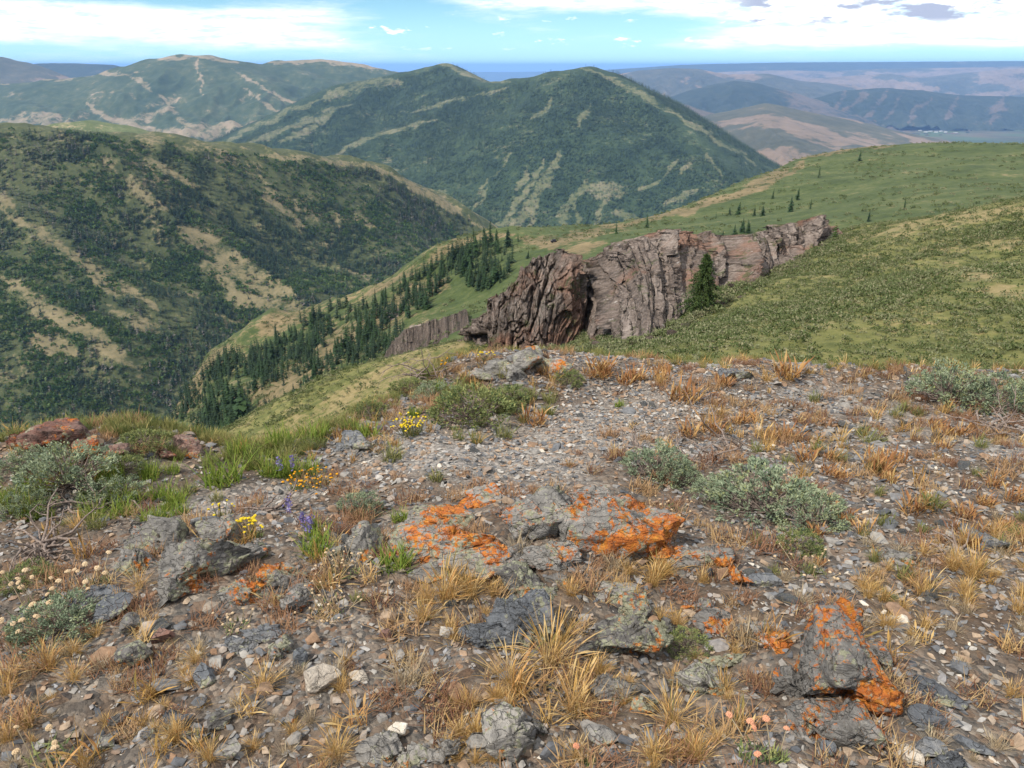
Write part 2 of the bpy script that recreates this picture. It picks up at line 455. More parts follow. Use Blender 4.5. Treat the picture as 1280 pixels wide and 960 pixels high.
tn = px_strokes(uu, vv, [([(1010, 197), (990, 215), (940, 238), (880, 258), (820, 272), (770, 284), (740, 291), (690, 300), (640, 296)], 6), ([(985, 210), (960, 225), (920, 245)], 9), ([(645, 299), (690, 304), (725, 300)], 7), ([(600, 294), (560, 312), (520, 338), (460, 368)], 9), ([(690, 322), (760, 300)], 8),
          ([(470, 400), (400, 440), (340, 490), (330, 540)], 26), ([(285, 432), (250, 465), (225, 505)], 9), ([(560, 350), (520, 370), (440, 420)], 18), ([(640, 292), (560, 300)], 6), ([(1010, 196), (1060, 187), (1120, 182)], 3)])
tn = np.maximum(tn, .34 * sstep(590, 520, uu))
tn = np.maximum(tn, .75 * sstep(560, 500, uu) * sstep(.52, .75, vnoise(V[:, 0] * .03, V[:, 1] * .03, seed=64)))
rk = px_strokes(uu, vv, [([(500, 440), (520, 415), (560, 400)], 10), ([(480, 400), (500, 385)], 6)]) * .9
M['saddle'] = m_slope('saddle_grass', ((.024, .040, .011), (.050, .070, .020), (.090, .102, .036)), ((.065, .056, .026), (.13, .102, .052), (.21, .158, .085)), ((.12, .09, .08), (.24, .19, .17)), .045, 2.0)
link('saddle_hill', new_mesh('saddle_hill', V, Q, [M['saddle']], attrs={'tan': tn, 'rock': rk}), kind='structure')

# ---- wooded mountain across the canyon (left)
lm_sky = [(-400, 150, 1450), (0, 163, 1450), (70, 166, 1450), (130, 172, 1460), (200, 180, 1480), (260, 190, 1500), (330, 196, 1560), (400, 202, 1660), (470, 211, 1760), (520, 235, 1780), (560, 258, 1790), (612, 291, 1800)]
lm_pts = [(0, 300, 1200), (-300, 300, 1150), (0, 420, 1000), (0, 520, 860), (-400, 520, 850), (100, 300, 1230), (200, 300, 1290), (300, 300, 1370), (400, 290, 1480), (480, 290, 1560), (100, 420, 1020), (250, 400, 1110), (200, 490, 960), (380, 385, 1230), (330, 420, 1160),
          (560, 300, 1700), (500, 330, 1450), (100, 540, 860), (200, 570, 880), (450, 420, 1150), (650, 330, 1700), (300, 520, 900), (700, 340, 1900)]
_lm = tps_fit([P(*p) for p in lm_pts + lm_sky] + skyback(lm_sky, .2, .5))
LM_R = []
for pts, amp, w in [([(0, 262), (60, 300), (130, 345), (200, 388)], 26, 60), ([(225, 285), (270, 320), (320, 350), (375, 388)], 30, 70), ([(120, 190), (160, 225), (210, 262)], 20, 55), ([(0, 330), (60, 390), (170, 460)], 24, 60), ([(330, 215), (400, 270), (470, 300)], 16, 70), ([(470, 212), (540, 250), (612, 290)], 12, 50), ([(0, 200), (100, 250), (200, 300)], 10, 50)]:
    pl = [hit(_lm, u, v, 500, 2400) for u, v in pts]
    LM_R.append(([p for p in pl if p is not None], amp, w))
def lm(x, y):
    x = np.asarray(x, float); y = np.asarray(y, float)
    z = _lm(x, y)
    for pl, amp, w in LM_R:
        d, t = poly_dist(x, y, pl); z = z + amp * np.exp(-np.abs(d / w) ** 1.5) * sstep(-.05, .25, t + .1)
    ac = (x * .53 + y * .85) + 30 * fbm(x * .004, y * .004, oct=2, seed=75); al = x * .85 - y * .53
    return z + 13 * ridged(ac / 95, al / 600, oct=3, seed=76, gain=.45) + 5 * ridged(x * .004, y * .004, oct=4, seed=71) + 3 * fbm(x * .012, y * .012, oct=3, seed=72)
V, Q = fan_mesh(lm, -500, 900, 420, 700, 2400, 360)
uu, vv = proj(V[:, 0], V[:, 1], V[:, 2])
LM_TAN = [([(0, 258), (60, 298), (130, 345), (200, 388)], 9), ([(225, 285), (260, 308), (310, 345), (350, 370), (378, 390)], 19), ([(120, 188), (160, 228), (205, 262)], 11), ([(0, 345), (60, 390), (120, 420), (180, 470)], 15),
          ([(190, 198), (245, 235)], 6), ([(0, 240), (20, 262)], 8), ([(470, 208), (520, 233), (565, 258), (615, 292)], 7), ([(330, 195), (400, 200), (480, 211)], 5), ([(130, 380), (200, 415)], 11), ([(30, 420), (100, 440)], 12), ([(330, 245), (370, 270)], 5), ([(220, 180), (262, 190)], 5), ([(100, 330), (150, 372)], 8), ([(250, 330), (300, 372), (370, 395)], 12)]
tn = px_strokes(uu, vv, LM_TAN)
tn = np.maximum(tn * .95, .6 * sstep(.66, .80, vnoise(V[:, 0] * .014, V[:, 1] * .014, seed=73) * .7 + .3 * vnoise(V[:, 0] * .05, V[:, 1] * .05, seed=74)))
def lm_tan(x, y, z):
    u, v = proj(x, y, z); return px_strokes(u, v, LM_TAN)
M['canyon'] = m_slope('canyon_slope', ((.022, .032, .012), (.050, .060, .022), (.105, .105, .046)), ((.075, .070, .034), (.130, .112, .058), (.20, .162, .09)), None, .02, 4.0)
link('canyon_mountain', new_mesh('canyon_mountain', V, Q, [M['canyon']], attrs={'tan': tn, 'rock': tn * 0}), kind='structure')

# bald rounded hill behind it
def ridge_hill(name, sky, mat, front=.42, back=.35, base=-640, seed=0, gul=1.0, nu=260, nd=150, ridges=(), tan_fn=None, rel=None, u_pad=120):
    """A hill range from its crest line (pixels + distance): slopes fall to both sides, cut by gullies."""
    cr = np.array([P(*p) for p in sky])
    us = np.array([p[0] for p in sky], float)
    dmean = cr[:, 1].mean(); hgt = (cr[:, 2] - base).max()
    spurs = [([np.array(P(*q)) for q in pl]) for pl in ridges]
    def f(x, y):
        x = np.asarray(x, float); y = np.asarray(y, float)
        wx = x + .05 * hgt * 3 * fbm(x / hgt * 1.1, y / hgt * 1.1, oct=3, seed=seed + 5)
        wy = y + .05 * hgt * 3 * fbm(x / hgt * 1.1 + 9, y / hgt * 1.1, oct=3, seed=seed + 6)
        z = np.full(x.shape, float(base) - 60)
        for pl in [list(cr)] + spurs:
            first = pl is not spurs and len(pl) == len(cr) and pl[0] is cr[0]
            best = np.full(x.shape, -1e9)
            for i in range(len(pl) - 1):
                ax, ay, az = pl[i]; bx, by, bz = pl[i + 1]
                dx, dy = bx - ax, by - ay; L = dx * dx + dy * dy + 1e-9
                t = np.clip(((x - ax) * dx + (y - ay) * dy) / L, 0, 1)
                tw = np.clip(((wx - ax) * dx + (wy - ay) * dy) / L, 0, 1)
                d0 = np.hypot(x - ax - t * dx, y - ay - t * dy)
                d1 = np.hypot(wx - ax - tw * dx, wy - ay - tw * dy)
                d = d0 + (d1 - d0) * sstep(0, hgt * .5, d0)
                side = np.where((y - ay - t * dy) > 0, back, front)
                zz = az + t * (bz - az) - side * (np.sqrt(d * d + (hgt * .10) ** 2) - hgt * .10)
                best = np.maximum(best, zz)
            k = hgt * .05
            h = np.clip(.5 + .5 * (best - z) / k, 0, 1)
            z = z * (1 - h) + best * h + k * h * (1 - h)
            if pl is spurs: break
        top = np.interp(x / y, cr[:, 0] / cr[:, 1], cr[:, 2])
        m = sstep(0, .35 * hgt, top - z)
        s = 1 / hgt
        g = .085 * hgt * ridged(x * s * 3.2, y * s * 1.5, oct=4, seed=seed + 1) * gul + .03 * hgt * fbm(x * s * 9, y * s * 9, oct=3, seed=seed + 2) * gul
        return z + g * m + .006 * hgt * fbm(x * s * 7, y * s * 7, oct=3, seed=seed + 3)
    reach = hgt / front * 1.05
    d0 = max(cr[:, 1].min() - reach, cr[:, 1].min() * .45); d1 = cr[:, 1].max() + hgt / back * 1.05
    V, Q = fan_mesh(f, us.min() - u_pad, us.max() + u_pad, nu, d0, d1, nd)
    uu, vv = proj(V[:, 0], V[:, 1], V[:, 2])
    tn = tan_fn(uu, vv, V) if tan_fn else np.zeros(len(V))
    link(name, new_mesh(name, V, Q, [mat], attrs={'tan': tn, 'rock': tn * 0}), kind='structure')
    return f

def patchy(sc, lo, hi, seed, amt=1.0):
    return lambda u, v, V: amt * sstep(lo, hi, fbm(V[:, 0] * sc, V[:, 1] * sc, oct=4, seed=seed) * .5 + .5)

M['bald'] = m_slope('bald_grass', ((.05, .07, .025), (.09, .11, .045), (.14, .15, .07)), ((.16, .13, .07), (.24, .19, .11), (.30, .24, .15)), None, .012, 4.0)
ridge_hill('bald_hill', [(-40, 175, 1900), (30, 164, 1900), (75, 153, 1900), (110, 150, 1900), (150, 156, 1900), (200, 170, 1950), (260, 186, 2000), (330, 200, 2050)], M['bald'], .35, .4, -320, 81, .4, 120, 70, tan_fn=patchy(.006, .5, .62, 3, .5))

# ---- big wooded mountain (centre)
CM_SKY = [(918, 208, 2900), (890, 188, 3000), (862, 165, 3120), (838, 146, 3230), (822, 132, 3300), (800, 115, 3400), (775, 100, 3500), (755, 90, 3580), (735, 86, 3600), (715, 87, 3620), (690, 92, 3660), (640, 101, 3750), (600, 104, 3900), (575, 90, 4150), (556, 79, 4300), (535, 84, 4350), (500, 92, 4350), (470, 97, 4350), (430, 104, 4350), (400, 118, 4300), (360, 137, 4250), (320, 158, 4200), (275, 180, 4200)]
CM_SP = [[(735, 86, 3600), (715, 130, 3250), (690, 190, 2950), (650, 270, 2600)], [(740, 90, 3580), (760, 150, 3180), (745, 220, 2850), (715, 290, 2550)], [(800, 115, 3400), (820, 180, 3000), (800, 250, 2700)],
         [(850, 146, 3230), (880, 195, 2900), (860, 235, 2720)], [(640, 101, 3750), (610, 150, 3350), (600, 210, 3000), (580, 260, 2750)], [(600, 104, 3900), (545, 145, 3550), (480, 165, 3400), (420, 192, 3200)],
         [(500, 92, 4350), (440, 130, 4000), (370, 155, 3800), (310, 182, 3650)], [(690, 92, 3660), (660, 140, 3300), (640, 200, 2980), (610, 280, 2600)], [(545, 145, 3550), (530, 190, 3200), (500, 225, 2950)]]
CM_TAN = [([(705, 185), (672, 232), (640, 287)], 8), ([(735, 225), (708, 258), (702, 288)], 9), ([(690, 215), (665, 260), (658, 288)], 6), ([(678, 205), (650, 245), (625, 280)], 5), ([(760, 245), (740, 285)], 5), ([(720, 250), (722, 288)], 5), ([(545, 146), (490, 163), (440, 183), (415, 195)], 4), ([(440, 130), (380, 152), (310, 182)], 5), ([(400, 122), (350, 145), (280, 178)], 4), ([(420, 140), (370, 170), (345, 182)], 4), ([(640, 110), (560, 125), (500, 140)], 3),
          ([(545, 78), (600, 95), (640, 102)], 4), ([(725, 86), (775, 102), (830, 135), (880, 165), (950, 207)], 4), ([(690, 125), (665, 150)], 5), ([(840, 225), (870, 200)], 3), ([(800, 240), (830, 225)], 4), ([(610, 235), (590, 260)], 3), ([(500, 100), (440, 107), (400, 122)], 7), ([(640, 190), (600, 240)], 3), ([(905, 220), (880, 190)], 3), ([(770, 265), (800, 275)], 5), ([(850, 200), (820, 235)], 3), ([(740, 130), (720, 160)], 3), ([(660, 215), (640, 240)], 4), ([(830, 255), (870, 240)], 4)]
def cm_tan(u, v, V):
    w = px_strokes(u, v, CM_TAN)
    n = fbm(V[:, 0] * .006, V[:, 1] * .006, oct=4, seed=93) * .5 + .5
    return np.maximum(w * sstep(.25, .45, n + w * .3), .6 * sstep(.60, .72, n) * sstep(150, 230, v))
M['centre'] = m_slope('mountain_slope', ((.010, .023, .010), (.022, .040, .016), (.050, .072, .028)), ((.050, .066, .026), (.088, .096, .044), (.165, .145, .09)), None, .008, 8.0)
cm = ridge_hill('wooded_mountain', CM_SKY, M['centre'], .52, .85, -640, 90, 1.25, 460, 300, CM_SP, cm_tan)

# ---- far ranges
M['far_left'] = m_slope('far_range_slope', ((.022, .040, .022), (.042, .062, .032), (.085, .095, .05)), ((.11, .10, .055), (.17, .145, .09), (.26, .20, .14)), None, .0035, 15.0)
FL_SP = [[(225, 70, 6000), (300, 110, 5500), (350, 150, 5100)], [(260, 70, 6000), (330, 100, 5600), (385, 135, 5300)], [(150, 86, 6000), (200, 125, 5400), (260, 165, 4900)], [(60, 100, 6000), (110, 135, 5400), (160, 165, 5000)], [(350, 76, 6300), (400, 100, 6000), (430, 118, 5800)], [(190, 76, 6000), (240, 115, 5450), (300, 165, 4950)], [(0, 106, 6000), (40, 135, 5400), (80, 165, 5000)]]
FL_TAN = [([(150, 88), (190, 112), (230, 150), (265, 178)], 4), ([(200, 73), (260, 70), (300, 78)], 4), ([(300, 110), (350, 140), (360, 152)], 3), ([(240, 72), (250, 100), (255, 125)], 2), ([(110, 130), (140, 150)], 4), ([(130, 145), (170, 160), (250, 172)], 5), ([(290, 85), (330, 110), (370, 128)], 3), ([(0, 150), (60, 152), (60, 160)], 5), ([(180, 90), (130, 92), (60, 101), (0, 105)], 3), ([(330, 80), (400, 74), (490, 88)], 4)]
def fl_tan(u, v, V):
    n = fbm(V[:, 0] * .0035, V[:, 1] * .0035, oct=5, seed=97) * .5 + .5
    return np.maximum(px_strokes(u, v, FL_TAN), .7 * sstep(.53, .68, n) * sstep(95, 140, v))
ridge_hill('far_left_range', [(-150, 112, 6000), (0, 106, 6000), (60, 101, 6000), (130, 93, 6000), (155, 84, 6000), (190, 74, 6000), (225, 69, 6000), (260, 70, 6000), (290, 75, 6050), (330, 81, 6200), (352, 76, 6400), (400, 74, 6500), (420, 76, 6500), (450, 80, 6500), (490, 89, 6500)], M['far_left'], .48, .4, -640, 100, .9, 420, 220, FL_SP, fl_tan)
M['far_hill'] = m_slope('far_hill_slope', ((.035, .042, .030), (.060, .062, .042), (.095, .088, .06)), ((.10, .078, .055), (.15, .112, .080), (.22, .155, .11)), None, .0016, 25.0)
M['far_dark'] = m_slope('far_dark_slope', ((.014, .024, .018), (.025, .036, .026), (.045, .055, .038)), ((.045, .046, .038), (.075, .063, .050), (.12, .092, .07)), None, .0018, 25.0)
ridge_hill('far_left_hill', [(-150, 71, 8200), (-40, 70, 8200), (0, 71, 8200), (30, 78, 8200), (60, 92, 8200), (90, 103, 8300)], M['far_hill'], .42, .4, -640, 111, .7, 120, 70, tan_fn=patchy(.002, .45, .6, 5))
ridge_hill('distant_dark_ridge', [(20, 88, 11000), (48, 79, 11000), (90, 79, 11000), (140, 81, 11000), (170, 88, 11000), (200, 100, 11000)], M['far_dark'], .4, .4, -640, 113, .6, 100, 60)
ridge_hill('purple_hill', [(700, 108, 12500), (760, 95, 12500), (800, 88, 12500), (838, 85, 12500), (870, 86, 12500), (910, 93, 12500), (960, 92, 12600), (1000, 101, 12800), (1060, 106, 13000)], M['far_hill'], .28, .3, -620, 115, 1.3, 220, 110, tan_fn=patchy(.0012, .48, .6, 6))
ridge_hill('blue_hill', [(840, 128, 9600), (870, 113, 9600), (900, 104, 9600), (920, 101, 9600), (945, 104, 9600), (980, 113, 9600), (1010, 122, 9600), (1040, 134, 9700)], M['far_dark'], .32, .3, -620, 117, 1.2, 140, 90, tan_fn=lambda u, v, V: .8 * sstep(930, 1000, u))
ridge_hill('dark_foothill', [(770, 125, 7200), (815, 121, 7200), (845, 128, 7200), (880, 145, 7200), (910, 160, 7000)], M['far_dark'], .3, .3, -620, 119, .8, 100, 60, tan_fn=patchy(.002, .4, .6, 7, .7))
ridge_hill('brown_foothill', [(860, 172, 5600), (890, 155, 5700), (925, 139, 5800), (958, 130, 5900), (985, 140, 5900), (1030, 150, 5900), (1080, 158, 5800), (1140, 168, 5700), (1190, 178, 5500)], M['far_hill'], .2, .25, -640, 121, 1.0, 180, 110, [[(958, 130, 5900), (960, 155, 5000), (985, 180, 4400)], [(1030, 150, 5900), (1050, 170, 5000), (1070, 185, 4500)], [(890, 155, 5700), (900, 180, 4800)]], patchy(.0022, .46, .62, 8))
ridge_hill('long_blue_ridge', [(975, 142, 9800), (1000, 134, 9800), (1030, 121, 9800), (1060, 113, 9800), (1100, 110, 9800), (1150, 113, 9900), (1200, 119, 10000), (1280, 121, 10000), (1420, 118, 10000), (1600, 125, 10000)], M['far_dark'], .40, .3, -620, 123, 1.6, 300, 110, [[(1060, 113, 9800), (1032, 152, 8950)], [(1110, 110, 9800), (1080, 154, 8950)], [(1150, 113, 9900), (1125, 155, 8950)], [(1200, 119, 10000), (1180, 155, 9000)], [(1260, 121, 10000), (1240, 155, 9000)]], lambda u, v, V: px_strokes(u, v, [([(1060, 113), (1030, 152)], 5), ([(1085, 112), (1050, 150)], 4), ([(1110, 110), (1080, 152)], 5), ([(1135, 114), (1105, 150)], 4), ([(1165, 118), (1135, 152)], 5), ([(1200, 119), (1180, 150)], 5), ([(1260, 121), (1235, 152)], 6), ([(1000, 132), (985, 142)], 4)]))
ridge_hill('pink_hills', [(980, 112, 15500), (1020, 98, 15500), (1060, 95, 15500), (1110, 92, 15500), (1150, 97, 15500), (1200, 92, 15500), (1240, 88, 15500), (1300, 84, 15500), (1450, 84, 15500)], M['far_hill'], .22, .25, -600, 125, 1.6, 240, 100, tan_fn=patchy(.001, .38, .55, 10))
ridge_hill('hazy_hills', [(840, 94, 18500), (900, 90, 18500), (960, 88, 18500), (1040, 89, 18500), (1100, 86, 18500), (1180, 85, 18500), (1280, 83, 18500), (1450, 82, 18500)], M['far_hill'], .2, .25, -600, 127, 1.2, 200, 60, tan_fn=patchy(.0008, .45, .6, 11))
ridge_hill('plateau', [(760, 87, 21500), (850, 81, 21500), (900, 79.5, 21500), (980, 78, 21500), (1060, 77.5, 21500), (1150, 77, 21500), (1220, 76.5, 21500), (1290, 76, 21500), (1500, 76, 21500)], M['far_dark'], .2, .2, -600, 129, .6, 200, 40)
ridge_hill('distant_plateau', [(-600, 91, 40000), (300, 91, 40000), (560, 90, 40000), (640, 90, 40000), (700, 89, 40000), (780, 88.5, 40000), (1000, 86, 40000)], M['far_dark'], .2, .2, -600, 131, .4, 200, 40)

# ---- valley floor, one sheet to the horizon
R = 160000
ang = np.linspace(0, 2 * pi, 97)[:-1]; rad = np.concatenate([[0], np.geomspace(400, R, 60)])
Vp = np.array([[r * cos(a), r * sin(a), -655.0] for r in rad[1:] for a in ang] + [[0, 0, -655.0]])
n = len(ang); Qp = []
for i in range(len(rad) - 2):
    for j in range(n): Qp.append([i * n + j, i * n + (j + 1) % n, (i + 1) * n + (j + 1) % n, (i + 1) * n + j])
Tp = [[len(Vp) - 1, j, (j + 1) % n] for j in range(n)]
t = NT('valley_floor'); o = t.obj()
col = t.ramp(t.noise(o, .0009, 6, .65), [(.35, (.018, .032, .014)), (.5, (.045, .050, .028)), (.65, (.12, .09, .06))])
col = t.mix(t.ss(t.vor(t.map(o, (1, 1, 1), (0, 0, .4)), .0016, 'F1', .9, 'Distance'), .1, .6), (.05, .085, .035), col)
M['valley'] = t.done(col, .95)
link('valley_floor', new_mesh('valley_floor', Vp, [np.array(Qp), np.array(Tp)], [M['valley']], smooth=True), kind='structure')

# ------------------------------------------------------------------ rock shapes
def cells(x, y, seed):
    x0, y0 = np.floor(x), np.floor(y); f1 = np.full(x.shape, 9.0); f2 = f1.copy(); r = f1 * 0; ex = f1 * 0; ey = f1 * 0
    for i in (-1, 0, 1):
        for j in (-1, 0, 1):
            cx, cy = x0 + i, y0 + j; o = cx * 0
            px_, py_ = cx + _hash(cx, cy, o, seed), cy + _hash(cx, cy, o + 1, seed)
            d = np.hypot(x - px_, y - py_); m = d < f1
            f2 = np.where(m, f1, np.minimum(f2, d)); f1 = np.where(m, d, f1)
            r = np.where(m, _hash(cx, cy, o + 2, seed), r); ex = np.where(m, x - px_, ex); ey = np.where(m, y - py_, ey)
    return r, ex, ey, f2 - f1
_ico = {}
def ico(sub):
    if sub not in _ico:
        bm = bmesh.new(); bmesh.ops.create_icosphere(bm, subdivisions=sub, radius=1)
        bm.verts.ensure_lookup_table()
        _ico[sub] = (np.array([v.co[:] for v in bm.verts]), np.array([[v.index for v in f.verts] for f in bm.faces]))
        bm.free()
    return _ico[sub]

def rock_geo(seed, sub, dims, ncut=12, cut=(.45, .85), rough=.05, strata=0.0, axis=None, flat_top=False):
    r = np.random.default_rng(seed); v, f = ico(sub); v = v.copy()
    for i in range(ncut):
        n = r.normal(size=3); n /= np.linalg.norm(n)
        if flat_top and i == 0: n = np.array([.12, -.1, 1.0]); n /= np.linalg.norm(n)
        o = r.uniform(*cut); d = v @ n
        v -= np.where(d > o, (d - o) * .97, 0)[:, None] * n
    v = v * np.array(dims)
    m = np.mean(dims)
    nrm = v / (np.linalg.norm(v, axis=1)[:, None] + 1e-9)
    if strata:
        ax = np.array(axis if axis is not None else r.normal(size=3) * [.5, .5, .3] + [0, 0, 1.0]); ax /= np.linalg.norm(ax)
        q = (v @ ax) / m * 5.5 + 1.3 * fbm(v[:, 0] / m * 1.6, v[:, 1] / m * 1.6, v[:, 2] / m * 1.6, oct=3, seed=seed)
        st = np.abs((q % 1.0) - .5) * 2; lv = _hash(np.floor(q), np.floor(q) * 0, np.floor(q) * 0, seed)
        v = v + nrm * ((lv - .5) * strata * m + (sstep(0, .35, st) - 1) * strata * .5 * m)[:, None]
    if rough:
        k = 2.4 / m
        nn = fbm(v[:, 0] * k, v[:, 1] * k, v[:, 2] * k, oct=5 if sub > 3 else 3, seed=seed + 3, gain=.55)
        rr = ridged(v[:, 0] * k * .6, v[:, 1] * k * .6, v[:, 2] * k * .6, oct=4, seed=seed + 9)
        v = v + nrm * ((nn * .9 + (rr - .3) * .5) * rough * m)[:, None]
    return v, f

def shard(seed, n, dims):
    r = np.random.default_rng(seed); bm = bmesh.new()
    p = r.uniform(-1, 1, (n, 3)); p /= np.maximum(np.linalg.norm(p, axis=1)[:, None], 1e-6) ** .6
    for q in p * np.array(dims): bm.verts.new(q)
    g = bmesh.ops.convex_hull(bm, input=bm.verts); bmesh.ops.delete(bm, geom=[e for e in g['geom_interior'] if isinstance(e, bmesh.types.BMVert)], context='VERTS')
    bmesh.ops.triangulate(bm, faces=bm.faces[:]); bm.verts.ensure_lookup_table(); bm.verts.index_update()
    v = np.array([q.co[:] for q in bm.verts]); f = np.array([[q.index for q in fc.verts] for fc in bm.faces]); bm.free()
    return v, f

def rotate(v, yaw=0, tx=0, ty=0):
    c, s = cos(tx), sin(tx); v = np.stack([v[:, 0], v[:, 1] * c - v[:, 2] * s, v[:, 1] * s + v[:, 2] * c], 1)
    c, s = cos(ty), sin(ty); v = np.stack([v[:, 0] * c + v[:, 2] * s, v[:, 1], -v[:, 0] * s + v[:, 2] * c], 1)
    c, s = cos(yaw), sin(yaw); return np.stack([v[:, 0] * c - v[:, 1] * s, v[:, 0] * s + v[:, 1] * c, v[:, 2]], 1)

def px_size(p, w): return w * float(p[1] * CP - p[2] * SP) / F

def outcrop(name, label, cat, blocks, mat, sub=5, group=None, strata=.12, rough=.05):
    """Bedrock or a boulder: blocks (u, v, width px, height / width, depth / width, yaw, tilt x, tilt y, seed) joined in one mesh."""
    p0 = fgp(blocks[0][0], blocks[0][1]); parts = []
    for (u, v, wpx, h, dp, yaw, tx, ty, seed) in blocks:
        p = fgp(u, v); wd = px_size(p, wpx)
        g, f = rock_geo(seed, sub, (wd / 2, wd / 2 * dp, wd * h * .75), 18, (.34, .80), rough, strata)
        nn = g / (np.linalg.norm(g, axis=1)[:, None] + 1e-9); wx = .25 * fbm(g[:, 0] * 14, g[:, 1] * 14, g[:, 2] * 14, oct=2, seed=seed)
        for kk, am in ((9, .020), (22, .009), (48, .004)):
            r1, ex, ey, gap = cells(g[:, 0] * kk + g[:, 2] * kk * .8 + wx, g[:, 1] * kk * .55 - g[:, 2] * kk * 1.1 + wx, seed + kk)
            g = g + nn * (am * ((r1 - .5) * 1.5 + ((r1 * 5.3) % 1 - .5) * ex * 1.6 + ((r1 * 9.7) % 1 - .5) * ey * 1.6 - .55 * (1 - sstep(0, .10, gap))))[:, None]
        g = rotate(g, yaw, tx, ty); g[:, 2] += wd * h * .17
        parts.append((g + (p - p0), f, seed % 7 / 7))
    v, f, r = merge(parts)
    return link(name, new_mesh(name, v, f, [mat], smooth=sub > 3, attrs={'rnd': r}), label, cat, group, loc=p0)

# big lichen outcrop in the middle
outcrop('rock_outcrop', 'long grey outcrop crusted with orange lichen in the middle of the gravel knoll', 'outcrop', [
    (745, 672, 250, .34, .62, .1, .12, .0, 301), (662, 662, 140, .42, .7, .5, .1, .1, 302), (805, 680, 140, .36, .7, -.4, .1, .1, 303), (560, 690, 220, .17, .6, .15, .25, -.12, 304),
    (560, 655, 160, .22, .6, -.1, .2, -.1, 305), (625, 700, 160, .17, .6, .3, .2, 0, 306), (715, 645, 150, .28, .6, .0, .1, .1, 307), (515, 690, 110, .2, .7, .2, .2, 0, 308), (850, 700, 110, .24, .8, .3, .1, .1, 309), (735, 630, 90, .36, .7, .2, 0, 0, 310), (600, 632, 80, .34, .8, .2, 0, 0, 311), (780, 650, 120, .3, .6, .6, .1, 0, 312), (690, 700, 120, .2, .6, .4, .1, 0, 313)], M['rock_lichen'], 5)
outcrop('rock_outcrop', 'low broken dark outcrop with jagged blocks behind the dried flower heads', 'outcrop', [
    (245, 712, 150, .46, .7, .2, .15, .1, 321), (170, 705, 120, .42, .7, -.3, .1, -.1, 322), (205, 680, 110, .42, .6, .5, .1, .2, 323), (300, 705, 110, .44, .7, .1, .1, .1, 324), (345, 730, 110, .42, .7, .4, .1, .1, 325), (275, 678, 90, .5, .8, -.2, .3, .3, 326), (370, 755, 80, .42, .7, .2, 0, .1, 327), (225, 740, 100, .35, .7, .7, .1, .1, 329), (310, 745, 90, .42, .7, .7, .1, .1, 330)], M['rock_some'], 5)
outcrop('rock_outcrop', 'large layered grey rock with bright orange lichen on its crest at bottom right', 'outcrop', [
    (1045, 850, 170, .74, .75, .25, .1, .1, 341), (985, 860, 110, .5, .8, .5, .2, -.1, 342), (1085, 880, 115, .62, .7, -.2, .1, .2, 343), (1030, 805, 125, .60, .6, .1, .1, .0, 344), (1010, 905, 110, .4, .7, .3, .2, .1, 345), (1075, 920, 120, .4, .7, .1, .2, .1, 346), (1095, 830, 60, .5, .8, .1, .1, .1, 347)], M['rock_lichen'], 5)
outcrop('boulder', 'pointed dark slate boulder with a rusty face behind tall dry grass', 'boulder', [
    (648, 795, 130, .70, .7, .3, .1, .1, 361), (605, 800, 75, .6, .8, 0, .1, 0, 362), (690, 795, 80, .6, .8, .5, .1, .1, 363), (640, 770, 70, .95, .6, .2, .2, .1, 364)], M['rock_dark'], 5)
outcrop('boulder', 'rounded boulder covered with pale green and orange lichen crusts right of the pointed slate', 'boulder', [
    (785, 805, 140, .42, .7, .1, .1, 0, 371), (740, 815, 60, .5, .8, .3, .1, 0, 372), (830, 790, 70, .4, .8, .2, .1, 0, 373), (800, 765, 80, .4, .7, .2, .1, 0, 374)], M['rock_crust'], 5)
outcrop('boulder', 'flat fronted grey slate block with orange lichen spots at the bottom edge', 'boulder', [
    (625, 935, 130, .5, .45, .1, .15, 0, 381), (560, 945, 60, .5, .6, .4, .1, 0, 382), (675, 915, 60, .4, .7, .1, .1, 0, 383)], M['rock_some'], 5)
outcrop('boulder', 'grey crusted boulder half hidden by grass beside the layered lichen rock', 'boulder', [(880, 860, 95, .45, .8, .1, .1, 0, 391), (905, 830, 60, .4, .8, .4, 0, 0, 392)], M['rock_crust'], 5)
outcrop('boulder', 'rusty brown boulder between the sagebrush and the middle outcrop', 'boulder', [(890, 700, 70, .45, .8, .2, .2, .2, 395), (925, 725, 60, .35, .7, -.3, .2, .2, 396)], M['rock_lichen'], 5)
outcrop('boulder', 'low boulder with orange lichen in front of the rusty brown boulder', 'boulder', [(900, 775, 80, .3, .8, .2, .1, .1, 397), (870, 760, 50, .3, .8, .2, 0, 0, 398)], M['rock_lichen'], 5)
outcrop('boulder', 'broad rust red boulder standing on the left rim above the canyon', 'boulder', [(70, 560, 110, .36, .7, .1, .1, 0, 401), (35, 556, 50, .5, .8, 0, 0, 0, 402), (110, 566, 60, .4, .8, .1, 0, 0, 403)], M['rock_red'], 5)
outcrop('boulder', 'smaller rust red boulder close to the broad red one on the rim', 'boulder', [(140, 568, 56, .38, .8, .1, .1, 0, 405)], M['rock_red'], 4)
outcrop('boulder', 'red brown boulder at the lip of the drop below the wooded spur', 'boulder', [(235, 568, 62, .42, .7, -.3, .1, .25, 407), (205, 570, 40, .3, .8, 0, 0, 0, 408)], M['rock_red'], 4)
outcrop('rock_outcrop', 'heap of pale broken stones at the left end of the gravel path', 'outcrop', [(445, 558, 54, .4, .8, .1, .1, 0, 411), (428, 562, 34, .5, .8, .4, 0, 0, 412), (465, 560, 44, .35, .8, .2, 0, .1, 413), (440, 570, 30, .3, .8, .6, 0, 0, 414)], M['rock_dark'], 4)
